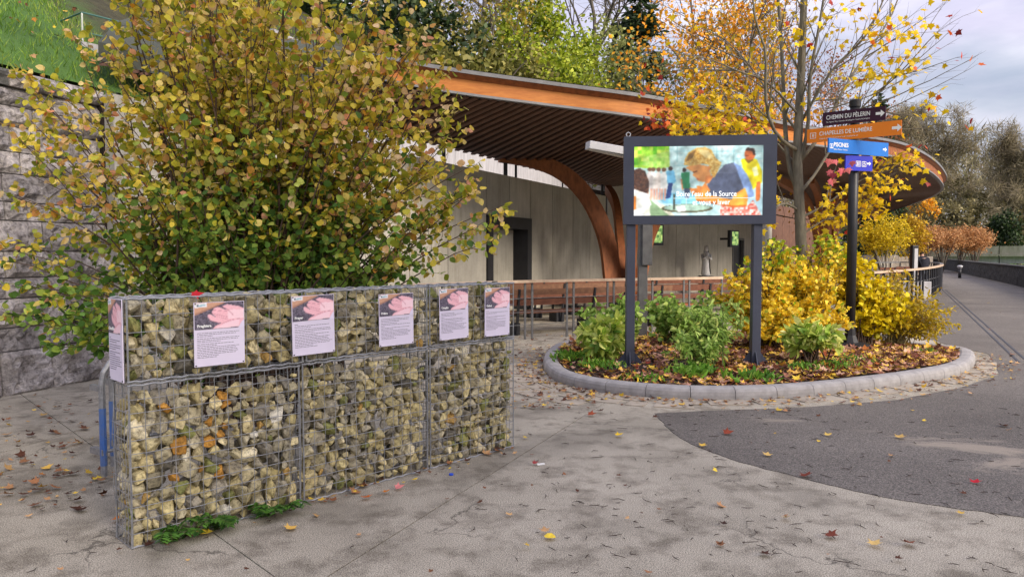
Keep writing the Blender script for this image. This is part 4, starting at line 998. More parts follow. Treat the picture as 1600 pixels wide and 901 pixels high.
def frame_icon(P_, u, v, s, par, m_=WHITE):
    mb = MB(); t = s * .09
    def rc(u0, v0, u1, v1): b = len(mb.v); mb.v.extend(tuple(P_(a, b_, .0136)) for a, b_ in ((u0, v0), (u1, v0), (u1, v1), (u0, v1))); mb.f.append((b, b + 1, b + 2, b + 3))
    rc(u, v, u + s, v + t); rc(u, v + s - t, u + s, v + s); rc(u, v + t, u + t, v + s - t); rc(u + s - t, v + t, u + s, v + s - t); return mb, rc
b, P_, xa, w_, n_ = blade(D(1285.7, 186.4, 11.68), D(1384, 177, 11.12), .207, AUB, 'aubergine blade reading CHEMIN DU PÈLERIN')
text('lettering', 'CHEMIN DU PÈLERIN', .093, P_(.055, -.012, .0135), xa, UPZ, WHITE, b, width=w_ * .70, bold=.0012); text('lettering', "The Pilgrims' Way / Cammino del pellegrino / Camino del peregrino", .03, P_(.055, -.062, .0135), xa, UPZ, WHITE, b, width=w_ * .70); arrow(P_, w_ * .85, .125, b)
b, P_, xa, w_, n_ = blade(D(1261.2, 213, 11.83), D(1409, 199.3, 10.97), .214, ORA, 'long orange blade reading CHAPELLES DE LUMIÈRE')
text('lettering', 'CHAPELLES DE LUMIÈRE', .088, P_(.19, -.01, .0135), xa, UPZ, WHITE, b, width=w_ * .565, bold=.001); text('lettering', "Chapels of light / Cappelle di luce / Capillas de luz", .028, P_(.19, -.066, .0135), xa, UPZ, WHITE, b, width=w_ * .42); arrow(P_, w_ * .905, .135, b)
mb, rc = frame_icon(P_, .05, -.045, .09, b); rc(.08, -.02, .092, .025); rc(.10, -.02, .112, .025); mb.build('pictogram', WHITE, b)
b, P_, xa, w_, n_ = blade(D(1294, 227, 11.14), D(1387, 234.4, 11.66), .213, BLU, 'blue blade reading PISCINES')
text('lettering', 'PISCINES', .088, P_(.105, -.012, .0135), xa, UPZ, WHITE, b, width=w_ * .235, bold=.001); text('lettering', "Baths / Piscine / Piscinas", .028, P_(.105, -.062, .0135), xa, UPZ, WHITE, b, width=w_ * .22); arrow(P_, w_ * .905, .085, b)
mb, rc = frame_icon(P_, .022, -.045, .07, b); rc(.05, -.02, .064, .012); rc(.035, -.035, .08, -.026); mb.build('pictogram', WHITE, b)
b, P_, xa, w_, n_ = blade(D(1320.5, 254.6, 11.34), D(1362.4, 256.2, 11.47), .228, DBLU, 'short ultramarine blade with toilet pictograms')
arrow(P_, w_ * .79, .075, b)
mb, rc = frame_icon(P_, w_ * .38, -.05, .085, b)
for k in (0, 1):
    u0 = w_ * .38 + .022 + k * .026; rc(u0, -.035, u0 + .014, .0); rc(u0 - .002, .0, u0 + .016, .012); rc(u0 + .002, .016, u0 + .012, .026)
mb.build('pictogram', WHITE, b)
mb, rc = frame_icon(P_, w_ * .60, -.05, .08, b); u0 = w_ * .60
rc(u0 + .034, -.005, u0 + .046, .022); rc(u0 + .034, .025, u0 + .044, .036); rc(u0 + .046, -.008, u0 + .062, .0); rc(u0 + .056, -.03, u0 + .064, -.008)
k0 = len(mb.v)
for a in range(10): mb.v += [tuple(P_(u0 + .038 + r_ * math.cos(2.0 + a * .48), -.018 + r_ * math.sin(2.0 + a * .48), .0136)) for r_ in (.016, .022)]
for a in range(9): mb.f.append((k0 + a * 2, k0 + a * 2 + 1, k0 + a * 2 + 3, k0 + a * 2 + 2))
mb.build('pictogram', WHITE, b)

# ------------------------------------------------------------------ lamp post behind the screen
lp = thing('street_lamp', 'grey square lamp post with a long flat lamp head behind the video screen', 'street lamp', D(1003, 530, 12.6))
lc = D(1003, 530, 12.6)
MB().box((lc.x, lc.y, 1.8), (.15, .15, 3.5)).build('post', GREYMET, lp, bevel=.006)
MB().box((lc.x + .06, lc.y - .02, 1.79), (.17, .2, .72)).build('control_box', GREYMET, lp, bevel=.008)
hd = MB(); a, b = D(918, 227, 12.3), D(1010, 243, 12.6); hd.bar(a, b, .2, .13); lh = hd.build('lamp_head', LIGHTMET, lp, bevel=.01)
MB().bar(a + Vector((.04, 0, -.068)), b + Vector((-.2, 0, -.068)), .15, .01).build('diffuser', mat('lamp_glass', (.62, .64, .66), (.55, .57, .6), .3, 3, 50, 0), lh)

# ------------------------------------------------------------------ railing and benches in front of the building
RAILW = mat('weathered_handrail', (.55, .42, .31), (.38, .28, .20), .7, 6, 60, .2, .004)
BENCHW = wood('bench_timber', (.19, .075, .045), (.10, .036, .022)); BENCHL = wood('lit_bench_timber', (.24, .125, .07), (.13, .06, .038)); BENCHO = wood('orange_bench_timber', (.32, .10, .035), (.20, .055, .02))  # BENCHL: paler copy of the bench timber, light on the planks painted in
rl = thing('railing', 'steel post railing with pale wooden handrail between the benches and the plaza', 'railing', D(820, 530, 13.6))
RA, RM, RB = D(630, 447, 12.1), D(822, 438.5, 13.9), D(1128, 433, 15.9)
for p_ in (RA, RM, RB): p_.z = 1.1
rpts = resample(catmull([RA, RM, RB], 10), 9)
for a, b in zip(rpts, rpts[1:]): MB().bar(a, b - (b - a).normalized() * .006, .10, .05).build('handrail', RAILW, rl)
for i, q_ in enumerate(resample(catmull([RA, RM, RB], 10), 9)):
    t_ = (RB - RA).normalized()
    for o in (-.08, .08) if 0 < i < 8 else (0,):
        c = q_ + t_ * o; MB().box((c.x, c.y, .53), (.042, .022, 1.09), Matrix.Rotation(math.atan2(t_.y, t_.x), 3, 'Z')).build('post', GREYMET, rl)
for z_ in (.28, .52, .78): 
    mb = MB()
    for a, b in zip(rpts, rpts[1:]): mb.tube([Vector((a.x, a.y, z_)), Vector((b.x, b.y, z_))], .006, 5)
    mb.build('cable', GREYMET, rl)
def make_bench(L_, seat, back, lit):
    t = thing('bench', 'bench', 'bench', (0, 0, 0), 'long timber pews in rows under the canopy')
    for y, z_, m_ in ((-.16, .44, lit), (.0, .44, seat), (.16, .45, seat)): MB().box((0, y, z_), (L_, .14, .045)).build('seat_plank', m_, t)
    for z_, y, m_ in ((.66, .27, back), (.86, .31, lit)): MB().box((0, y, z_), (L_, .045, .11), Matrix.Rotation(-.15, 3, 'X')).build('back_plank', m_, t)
    for x in (-L_ / 2 + .3, 0, L_ / 2 - .3):
        mb = MB(); mb.bar((x, -.18, 0), (x, -.18, .42), .04, .05); mb.bar((x, .22, 0), (x, .34, .92), .04, .05); mb.bar((x, -.2, .41), (x, .26, .41), .04, .04); mb.build('leg', BLACK, t)
        MB().box((x, 0, .12), (.22, .34, .24)).build('foot_block', BLACK, t)
    return t
BL = ['bench nearest the gabion wall just behind the railing', 'pale topped bench in the second row by the doorway', 'bench whose end meets the curved timber column', 'orange seated bench behind the lamp post and green shrub', 'bench in the back row under the wall by the doorway', 'bench behind the second screen post, in front of the statue']
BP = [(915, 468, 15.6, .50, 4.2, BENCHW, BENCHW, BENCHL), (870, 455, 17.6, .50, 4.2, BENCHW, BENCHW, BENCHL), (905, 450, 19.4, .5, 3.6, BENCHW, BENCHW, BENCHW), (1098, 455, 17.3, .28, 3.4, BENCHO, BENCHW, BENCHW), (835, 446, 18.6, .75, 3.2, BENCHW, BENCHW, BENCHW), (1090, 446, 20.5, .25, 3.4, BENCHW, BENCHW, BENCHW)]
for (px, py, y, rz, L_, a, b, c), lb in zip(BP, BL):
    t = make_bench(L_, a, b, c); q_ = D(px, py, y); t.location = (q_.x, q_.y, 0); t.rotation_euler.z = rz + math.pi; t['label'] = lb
# wall screens and statue under the canopy
TVL = emit('green_picture', (.22, .5, .12), .55)
for (x0, x1, y0, y1, d, lb) in ((1016, 1037, 350, 383, 26, 'wall television showing a green picture beside the first dark door'), (1141, 1155, 360, 386, 28, 'wall television near the farthest dark door')):
    a, b = D(x0, y1, d), D(x1, y0, d + .5); xa = Vector((b.x - a.x, b.y - a.y, 0)); w_ = xa.length; xa.normalize(); n_ = Vector((xa.y, -xa.x, 0)); h_ = b.z - a.z
    t = thing('television', lb, 'television', a, 'televisions on the panel wall')
    Q = lambda u, z_, o: Vector((a.x, a.y, a.z + z_)) + xa * u + n_ * o
    MB().quadbox([Q(0, 0, .0), Q(w_, 0, .0), Q(w_, 0, -.12), Q(0, 0, -.12), Q(0, h_, .0), Q(w_, h_, .0), Q(w_, h_, -.12), Q(0, h_, -.12)]).build('case', BLACK, t)
    pp = Pic(24, 28, (60, 110, 50), 9); pp.poly([(0, 0), (1, 0), (1, 1), (0, 1)], (40, 90, 40), 1, 20, (190, 215, 120), 5); pp.build('picture', Q(w_ * .2, h_ * .92, .004), Q(w_ * .9, h_ * .92, .004), Q(w_ * .2, h_ * .12, .004), Q(w_ * .9, h_ * .12, .004), picmat('tv', .5), t)
    MB().bar(Q(w_ / 2, h_ / 2, -.12), Q(w_ / 2, h_ / 2, -.6), .08, .08).build('wall_bracket', BLACK, t)
PLASTER = mat('white_plaster', (.80, .79, .80), (.66, .66, .67), .7, 6, 60, .1)
sp = D(1103, 430, 29.3); stt = thing('statue', 'small white robed statue with joined hands standing between the dark doors', 'statue', (sp.x, sp.y, 0))
zz = .72; mb = MB(); mb.lathe((sp.x, sp.y, zz), [(.15, 0), (.16, .05), (.125, .3), (.105, .6), (.125, .8), (.13, .88), (.05, .96)], 14)
mb.lathe((sp.x, sp.y, zz), [(.05, .95), (.075, 1.0), (.085, 1.07), (.075, 1.14), (.03, 1.18)], 10); mb.build('robe', PLASTER, stt, True)
mb = MB(); mb.tube([(sp.x - .16, sp.y, zz + .85), (sp.x - .17, sp.y - .1, zz + .65), (sp.x - .02, sp.y - .2, zz + .78)], [.05, .05, .03], 8); mb.tube([(sp.x + .16, sp.y, zz + .85), (sp.x + .17, sp.y - .1, zz + .65), (sp.x + .02, sp.y - .2, zz + .78)], [.05, .05, .03], 8); mb.tube([(sp.x, sp.y - .2, zz + .76), (sp.x, sp.y - .19, zz + .9)], [.03, .012], 6); mb.build('joined_hands', PLASTER, stt, True)
mb = MB(); mb.grid([[Vector((sp.x + math.sin(a) * r_, sp.y + math.cos(a) * r_, zz + h_)) for a in np.linspace(-2.1, 2.1, 9)] for r_, h_ in ((.02, 1.2), (.085, 1.14), (.10, 1.0), (.14, .8), (.17, .4), (.20, .06))]); mb.build('veil', PLASTER, stt, True)
MB().box((sp.x, sp.y, .36), (.5, .5, .72)).build('pedestal', GREYMET, stt, bevel=.02)

# ------------------------------------------------------------------ crowd barrier beside the gabion
BLUEP = mat('worn_blue_paint', (.05, .15, .46), (.12, .17, .30), .6, 12, 80, .1)
def barrier(base, dr, lb, h=1.02):
    t = thing('crowd_barrier', lb, 'barrier', base, 'galvanised crowd barriers behind the gabion wall'); dr = Vector(dr).normalized(); b = Vector(base); L_ = 2.0; r = .20
    pts = [b + UPZ * .02, b + UPZ * (h - r)] + [b + dr * (r - r * math.cos(a)) + UPZ * (h - r + r * math.sin(a)) for a in (.4, .8, 1.2, 1.57)]
    e = b + dr * L_; pts += [e - dr * (r - r * math.cos(a)) + UPZ * (h - r + r * math.sin(a)) for a in (1.57, 1.2, .8, .4)] + [e + UPZ * (h - r), e + UPZ * .02]
    MB().tube(pts, .023, 8).build('frame_tube', WIRE, t)
    MB().tube([b + UPZ * .10, b + UPZ * .52], .0242, 8).build('blue_sleeve', BLUEP, t)
    mb = MB(); mb.tube([b + UPZ * .2, e + UPZ * .2], .014, 6); mb.build('lower_rail', WIRE, t)
    for k in range(1, 14): MB().tube([b + dr * (L_ * k / 14) + UPZ * .2, b + dr * (L_ * k / 14) + UPZ * (h - .01)], .007, 5).build('bar', WIRE, t)
    sd_ = Vector((-dr.y, dr.x, 0))
    for q_ in (b, e):
        MB().bar(q_ - sd_ * .02 + UPZ * .2, q_ + sd_ * .18 + UPZ * .19, .04, .045).build('foot', WIRE, t); MB().bar(q_ - sd_ * .02 + UPZ * .66, q_ + sd_ * .17 + UPZ * .66, .03, .04).build('hook', WIRE, t)
bb = G(163, 748)
barrier((bb.x, bb.y, 0), (.62, .8, 0), 'galvanised crowd barrier with a blue lower tube standing nearest the gabion end', .90)
b2 = G(178, 731); barrier((b2.x, b2.y, 0), (.62, .8, 0), 'second galvanised barrier tucked behind the first and the gabion wall', .90)

# ------------------------------------------------------------------ platform with green railing on the slope
GREENP = mat('green_paint', (.07, .17, .15), (.05, .12, .11), .6, 9, 60, .1); PALEP = mat('pale_paint', (.6, .62, .58), (.4, .43, .38), .6, 14, 60, .1)
pl = thing('viewing_platform', 'small concrete landing with a green tube railing on the grass slope', 'platform', D(180, 90, 11.2))
q0, q1 = D(128, 72, 11.0), D(206, 56, 11.6); zt_ = 4.75; ux = Vector((q1.x - q0.x, q1.y - q0.y, 0)); lw_ = ux.length; ux.normalize(); vy = Vector((-ux.y, ux.x, 0)); o0 = Vector((q0.x, q0.y, zt_))
Q = lambda u, v, z_: o0 + ux * u + vy * v + UPZ * z_
MB().quadbox([Q(u, v, z_) for z_ in (-.12, 0) for u, v in ((0, 0), (lw_ + .5, 0), (lw_ + .5, 1.1), (0, 1.1))]).build('slab', LIGHTC, pl)
MB().quadbox([Q(u, v, z_) for z_ in (-.28, -.125) for u, v in ((.15, .05), (lw_ + .5, .05), (lw_ + .5, 1.0), (.15, 1.0))]).build('edge_beam', BLACK, pl)
MB().quadbox([Q(u, v, z_) for z_ in (-2.6, -.285) for u, v in ((.55, .1), (lw_ + .1, .1), (lw_ + .1, .6), (.55, .6))]).build('pier', PANEL, pl)
for u, v, m_ in ((.03, .04, PALEP), (.42, .04, GREENP), (lw_ - .05, .04, GREENP), (lw_ + .15, .5, GREENP), (.03, 1.05, GREENP), (lw_ + .15, 1.05, GREENP)):
    MB().tube([Q(u, v, 0), Q(u, v, .42)], .013, 6).build('rail_post', m_, pl)
for pts in ([Q(.03, .04, .43), Q(lw_ - .05, .04, .43)], [Q(.03, .04, .43), Q(.03, 1.05, .43), Q(lw_ + .15, 1.05, .43), Q(lw_ + .15, .5, .43)]): MB().tube(pts, .013, 6).build('top_rail', GREENP, pl)
mb = MB(); mb.bar(Q(lw_ + .3, .0, -.1), Q(lw_ + 1.6, -.3, -.75), .08, .2); mb.build('stair_stringer', GREENP, pl)
for k in range(5): MB().box(Q(lw_ + .45 + k * .25, .4, -.15 - k * .13), (.27, .9, .04), Matrix.Rotation(math.atan2(ux.y, ux.x), 3, 'Z')).build('stair_tread', LIGHTC, pl)

# ------------------------------------------------------------------ far right: railing, totem, person, path wall, bollard, bridge
LOWW = mat('dark_rubble_wall', (.085, .085, .085), (.025, .025, .027), .9, 9, 22, 1, .05)
fr2 = thing('curved_railing', 'curved steel railing with close upright bars beside the asphalt path', 'railing', D(1440, 450, 27))
cp = [D(1345, 425, 20), D(1400, 421, 22.5), D(1440, 417.5, 25.5), D(1466, 413, 30), D(1472, 411, 35), D(1462, 409, 40), D(1430, 409, 42), D(1390, 409, 42), D(1340, 410, 40)]
for p_ in cp: p_.z = 1.08
cpp = resample(catmull(cp, 8), 46)
for a, b in zip(cpp[::3], cpp[3::3]): MB().bar(a, b, .14, .06).build('handrail', RAILW if a.y < 40 and a.x < 19 else GREYMET, fr2)
for q_ in cpp: MB().box((q_.x, q_.y, .52), (.12, .05, 1.04), Matrix.Rotation(.9, 3, 'Z')).build('post', BLACK, fr2)
mb = MB()
for z_ in (.3, .65):
    for a, b in zip(cpp, cpp[1:]): mb.tube([(a.x, a.y, z_), (b.x, b.y, z_)], .012, 4)
mb.build('mid_rail', GREYMET, fr2)
tb = D(1427, 450, 29); tt = thing('information_totem', 'tall grey information totem with a pale face beside the person', 'totem', (tb.x, tb.y, 0))
MB().box((tb.x, tb.y, .95), (.24, .2, 1.94)).build('body', BLACK, tt, bevel=.02); MB().box((tb.x + .02, tb.y - .107, 1.15), (.13, .012, 1.3)).build('face_panel', LIGHTMET, tt)
pb = D(1421, 445, 26.5); pbx = thing('planter_box', 'pale concrete planter box behind the yellow shrubs and railing', 'planter', (pb.x - .5, pb.y, 0)); MB().box((pb.x - .6, pb.y, .30), (2.4, .7, .62)).build('box', LIGHTC, pbx, bevel=.02); MB().box((pb.x - .6, pb.y, .615), (2.2, .5, .012)).build('soil', SOIL, pbx)
for k, (x, y, lb) in enumerate(((1390, 36, 'dark slatted bench beyond the curved railing near the white stemmed tree'), (1415, 38, 'farther dark bench behind the information totem'))):
    t = make_bench(1.8, BENCHW, BENCHW, BENCHW); q_ = D(x, 420, y); t.location = (q_.x, q_.y, 0); t.rotation_euler.z = .3 + math.pi; t['label'] = lb; t['group'] = 'benches beyond the curved railing'
def skinfig(name, chain, edges, m_, parent, root=0):
    me = bpy.data.meshes.new(name); me.from_pydata([c[0] for c in chain], edges, []); me.materials.append(m_); o = link(name, me, parent)
    sk = o.modifiers.new('skin', 'SKIN'); sk.use_smooth_shade = True
    for i, c in enumerate(chain): me.skin_vertices[0].data[i].radius = (c[1], c[2] if len(c) > 2 else c[1])
    me.skin_vertices[0].data[root].use_root = True; sb = o.modifiers.new('sub', 'SUBSURF'); sb.levels = sb.render_levels = 2; return o
pe = D(1443, 440, 32); px_, py_ = pe.x, pe.y; V3 = lambda x, y, z_: (px_ + x, py_ + y, z_)
per = thing('person', 'person in a dark padded jacket seen from behind at the railing', 'person', (px_, py_, 0))
FLESH = mat('skin', (.45, .27, .2), (.4, .23, .17), .6, 9, 50, 0); COAT = mat('navy_jacket', (.012, .014, .026), (.007, .008, .015), .85, 9, 40, .4, .02); TROU = mat('grey_blue_trousers', (.14, .15, .19), (.10, .11, .14), .85, 12, 50, .3); HAIR = mat('dark_hair', (.018, .013, .01), (.01, .008, .006), .7, 30, 60, .3)
body = skinfig('body', [(V3(0, 0, .92), .13, .1), (V3(0, .05, 1.2), .14, .1), (V3(0, .12, 1.42), .15, .09), (V3(0, .17, 1.50), .055), (V3(0, .20, 1.56), .085, .09), (V3(0, .215, 1.65), .075, .085), (V3(-.19, .12, 1.38), .055), (V3(-.25, .16, 1.12), .045), (V3(-.16, .36, 1.06), .035), (V3(-.10, .43, 1.06), .03), (V3(.19, .12, 1.38), .055), (V3(.25, .16, 1.12), .045), (V3(.16, .36, 1.06), .035), (V3(.10, .43, 1.06), .03), (V3(-.10, 0, .86), .085), (V3(-.11, .01, .48), .06), (V3(-.11, -.03, .09), .042), (V3(-.12, .14, .04), .04, .03), (V3(.10, 0, .86), .085), (V3(.11, .04, .48), .06), (V3(.11, .02, .09), .042), (V3(.12, .19, .04), .04, .03)],
               [(0, 1), (1, 2), (2, 3), (3, 4), (4, 5), (2, 6), (6, 7), (7, 8), (8, 9), (2, 10), (10, 11), (11, 12), (12, 13), (0, 14), (14, 15), (15, 16), (16, 17), (0, 18), (18, 19), (19, 20), (20, 21)], FLESH, per)
skinfig('jacket', [(V3(0, -.01, .80), .22, .17), (V3(0, .03, 1.12), .215, .17), (V3(0, .10, 1.38), .20, .14), (V3(0, .15, 1.48), .10), (V3(-.21, .11, 1.36), .095), (V3(-.28, .15, 1.11), .085), (V3(-.18, .33, 1.06), .065), (V3(.21, .11, 1.36), .095), (V3(.28, .15, 1.11), .085), (V3(.18, .33, 1.06), .065)], [(0, 1), (1, 2), (2, 3), (2, 4), (4, 5), (5, 6), (2, 7), (7, 8), (8, 9)], COAT, per, 1)
skinfig('trousers', [(V3(0, 0, .88), .15, .12), (V3(-.10, 0, .80), .10), (V3(-.11, .01, .48), .08), (V3(-.11, -.03, .12), .065), (V3(.10, 0, .80), .10), (V3(.11, .04, .48), .08), (V3(.11, .02, .12), .065)], [(0, 1), (1, 2), (2, 3), (0, 4), (4, 5), (5, 6)], TROU, per)
skinfig('hair', [(V3(0, .16, 1.56), .10), (V3(0, .185, 1.655), .108)], [(0, 1)], HAIR, per)
lwl = thing('low_wall', 'long low dark rubble wall with a flat coping along the path', 'wall', (24, 34.5, 0))
wp_ = resample(catmull([Vector((13, 12, 0)), Vector((19, 25, 0)), Vector((24, 34.5, 0)), Vector((32, 51, 0)), Vector((41, 70, 0)), Vector((45, 84, 0))], 8), 34)
for k, (a, b) in enumerate(zip(wp_, wp_[1:])):
    t_ = (b - a).normalized(); n_ = Vector((t_.y, -t_.x, 0)); nx = max(6, int((b - a).length / .22)); R = []
    for z_ in np.linspace(-.03, .93, 7):
        R.append([a.lerp(b, i / nx) - n_ * (.05 * mnoise.noise(Vector((a.lerp(b, i / nx).x * 3, a.lerp(b, i / nx).y * 3, z_ * 5))) + .0) + UPZ * z_ for i in range(nx + 1)])
    R.append([q_ + n_ * .45 for q_ in R[-1]]); R.append([q_ - UPZ * .96 for q_ in R[-1]])
    MB().grid(R).build('wall_section', LOWW, lwl); MB().bar(a + n_ * .22 + UPZ * .965, b - t_ * .01 + n_ * .22 + UPZ * .965, .52, .06).build('coping_stone', LOWW, lwl)
bo = D(1505, 427, 47); bo.x = min(bo.x, 28.6); bt = thing('bollard_light', 'short black bollard light with pale cap against the low path wall', 'bollard', (bo.x, bo.y, 0)); MB().lathe((bo.x, bo.y, 0), [(.09, 0), (.09, .62)], 12).build('stem', BLACK, bt, True); MB().lathe((bo.x, bo.y, 0), [(.1, .622), (.15, .72), (.17, .78), (.08, .82)], 12).build('lamp_cap', LIGHTMET, bt, True)
br = thing('footbridge', 'pale concrete footbridge with a solid parapet crossing beyond the path wall', 'bridge', (55, 70, 0)); BRC = mat('mossy_concrete', (.30, .29, .25), (.15, .155, .10), .85, 2, 30, .4, stretch=(1, 1, .3))
ba, bb2 = Vector((40, 84, 0)), Vector((76, 56, 0)); nb = 14
for k in range(nb):
    a, b = ba.lerp(bb2, k / nb), ba.lerp(bb2, (k + 1) / nb - .002); za, zb = 1.35 + .3 * k / nb, 1.35 + .3 * (k + 1) / nb
    t_ = (b - a).normalized(); n_ = Vector((-t_.y, t_.x, 0))
    MB().quadbox([a + UPZ * (za), b + UPZ * zb, b + n_ * .3 + UPZ * zb, a + n_ * .3 + UPZ * za, a + UPZ * (za + .85), b + UPZ * (zb + .85), b + n_ * .3 + UPZ * (zb + .85), a + n_ * .3 + UPZ * (za + .85)]).build('parapet_panel', BRC, br)
    MB().quadbox([a - n_ * .15 + UPZ * (za - .22), b - n_ * .15 + UPZ * (zb - .22), b + n_ * 3 + UPZ * (zb - .22), a + n_ * 3 + UPZ * (za - .22), a - n_ * .15 + UPZ * (za - .004), b - n_ * .15 + UPZ * (zb - .004), b + n_ * 3 + UPZ * (zb - .004), a + n_ * 3 + UPZ * (za - .004)]).build('deck', BRC, br)
    d0, d1 = .25 + .5 * (k / nb - .4) ** 2, .25 + .5 * ((k + 1) / nb - .4) ** 2
    MB().quadbox([a + n_ * .5 + UPZ * (za - .7 - d0), b + n_ * .5 + UPZ * (zb - .7 - d1), b + n_ * 2.5 + UPZ * (zb - .7 - d1), a + n_ * 2.5 + UPZ * (za - .7 - d0), a + n_ * .5 + UPZ * (za - .224), b + n_ * .5 + UPZ * (zb - .224), b + n_ * 2.5 + UPZ * (zb - .224), a + n_ * 2.5 + UPZ * (za - .224)]).build('girder', LIGHTC, br)
for q_ in (ba, bb2): MB().box((q_.x, q_.y + 1.9, .3), (2.5, 3.2, 1.2)).build('abutment', BRC, br)
fw_ = thing('far_stone_wall', 'far pale stone wall behind the white stemmed yellow tree', 'wall', D(1400, 408, 52)); 
for k in range(6):
    a, b = D(1350 + k * 18, 410, 52), D(1367.6 + k * 18, 410, 52); MB().quadbox([Vector((q_.x, q_.y + o, z_)) for z_ in (-.05, 1.45 - (k % 2) * .1) for q_, o in ((a, 0), (b, 0), (b, .5), (a, .5))]).build('wall_section', mat('far_stone', (.36, .31, .26), (.16, .14, .12), .9, 2, 8, .8, .06) if k == 0 else bpy.data.materials['far_stone'], fw_)
# ------------------------------------------------------------------ plants
BARK = mat('smooth_bark', (.21, .185, .14), (.085, .077, .06), .85, 7, 50, .5, .01, stretch=(2, 2, .5)); TWIG = mat('brown_twig', (.115, .072, .05), (.06, .038, .028), .8, 12, 60, .3)
FBARK = mat('far_bark', (.15, .13, .105), (.08, .07, .058), .9, 2, 20, .4); PALEB = mat('pale_bark', (.55, .52, .46), (.3, .28, .24), .8, 5, 20, .3); GREENST = mat('green_stem', (.12, .17, .04), (.08, .10, .03), .7, 9, 60, .2)
def finish(pl, t, tmpl, size, cols, stemmat, rng, nsingle=0, leafname='foliage', stemname='stems'):
    pl.mb.build(stemname, stemmat, t, True)
    P, A, N = pl.arrays(); n = len(P); sz = rng.uniform(*size, n); C_ = cols(P, rng)
    keep = np.ones(n, bool)
    if nsingle:
        # the leaves that show largest are objects of their own
        vis = (P[:, 2] - CAMZ) / P[:, 1] < .36; sc = np.where(vis, sz / P[:, 1], 0) * (P[:, 1] > 1)
        idx = np.argsort(-sc)[:nsingle]; keep[idx] = False; TV, TF = tmpl; me = tri_mesh('leaf', TV, TF, None, LEAFO)
        x, y, z = frames(A[idx], N[idx])
        for k, i in enumerate(idx):
            o = bpy.data.objects.new('leaf', me); COL.objects.link(o); o.matrix_basis = Matrix(((*(x[k] * sz[i]), 0), (*(y[k] * sz[i]), 0), (*(z[k] * sz[i]), 0), (0, 0, 0, 1))).transposed()
            o.location = P[i]; o.color = (*C_[i], 1); setp(o, t)
    o = link(leafname, leaf_mesh(leafname, tmpl, P[keep], A[keep], N[keep], sz[keep], C_[keep], LEAF), t); o['kind'] = 'stuff'
    return o
# --- the big multi-stemmed shrub behind the gabions
rg = np.random.default_rng(11); bb_ = Plant(12); bbase = np.array([-2.15, 6.25, 0.0])
PROF = [(-10, 180, 650), (50, 145, 675), (100, 105, 700), (150, 60, 718), (200, 25, 735), (260, 8, 750), (320, -15, 770), (380, 0, 730), (430, 20, 690), (460, 60, 650)]
def inprof(px, py): xs = [q[0] for q in PROF]; return np.interp(py, xs, [q[1] for q in PROF]), np.interp(py, xs, [q[2] for q in PROF])
cnt = 0
while cnt < 200:
    py = rg.uniform(-150, 440); px = rg.uniform(-20, 775); a, b = inprof(px, max(py, -10)); 
    if not a < px < b: continue
    if py < 60 and abs(px - 400) > 280: continue
    if px > 560 and py < 160 and rg.random() < .6: continue
    if px < 170 and rg.random() < .55: continue
    cen = 1 - abs(px - 400) / 420; y = 6.25 + rg.normal(0, .75) * max(.35, cen); y = max(y, 5.55)
    t_ = D(px, py, y)
    if py > 380 and y < 5.9: continue
    cnt += 1; b0 = bbase + np.array([rg.normal(0, .28), rg.normal(0, .18), .25])
    ln = np.linalg.norm(np.array(t_) - b0)
    bb_.stem(b0, t_, .0035 + .0028 * ln, .0028, up=.16 + .12 * rg.random(), twigs=int(8 + 3.8 * ln), tl=.40, lv=8, start=.20, sides=5, n=9, wob=.035, spread=.75, twig_r=.22)
for (px, py, y) in ((15, 500, 5.9), (60, 525, 5.7), (110, 540, 5.6), (150, 500, 5.7), (20, 300, 6.2), (5, 400, 6.1), (40, 440, 6), (100, 470, 5.9), (776, 322, 6.4), (762, 368, 6.3), (735, 300, 6.5), (715, 180, 6.4), (690, 110, 6.4), (605, 75, 6.4), (595, 5, 6.3), (650, 90, 6.4), (40, 235, 6.5), (60, 130, 6.6), (35, 120, 6.6), (130, 60, 6.5)):
    for k in range(2):
        b0 = bbase + np.array([rg.normal(0, .25), rg.normal(0, .15), .3]); tt_ = np.array(D(px + rg.normal(0, 10), py + rg.normal(0, 10), y)); 
        bb_.stem(b0, tt_, .014, .0025, up=.2, twigs=16, tl=.26, lv=6, start=.45, sides=5, n=10, wob=.03, spread=.7, twig_r=.14)
LOWPAL = [(0, (54, 88, 40)), (.35, (94, 132, 54)), (.7, (146, 172, 70)), (1, (196, 200, 100))]; HIPAL = [(0, (124, 142, 46)), (.25, (184, 180, 58)), (.46, (234, 206, 76)), (.64, (240, 218, 132)), (.74, (240, 206, 162)), (.85, (200, 142, 46)), (.94, (232, 168, 136)), (1, (222, 124, 50))]
def bushcol(P, r):
    h = (P[:, 2] - 1.35) / 2.2 + .16 * np.abs(P[:, 0] + 2.1) + r.normal(0, .16, len(P)); lo = palette(np.clip(r.beta(2, 2, len(P)) + .15 * h, 0, 1), LOWPAL, r, .3); hi = palette(r.beta(1.3, 1.75, len(P)), HIPAL, r, .30)
    k = np.clip((h - .14) / .46, 0, 1)[:, None] > r.random((len(P), 1)); return np.where(k, hi, lo)
t = thing('large_shrub', 'big autumn shrub with yellow top and green lower leaves behind the gabion wall', 'shrub', tuple(bbase))
P = np.array(bb_.P); cl_ = P[:, 2] > 1.0 ; front = (P - np.array(gp(0, 0, .0))) @ np.array(GN); ok = ~((front > -TH - .05) & (P[:, 2] < ZT + .06) & (((P - np.array(GA)) @ np.array(GW)) > -.08)); ok &= P[:, 2] > .35
bb_.P, bb_.A, bb_.N = list(P[ok]), list(np.array(bb_.A)[ok]), list(np.array(bb_.N)[ok])
finish(bb_, t, T_OVATE, (.042, .078), bushcol, TWIG, rg, 300)
NBUSH = len(bb_.P)

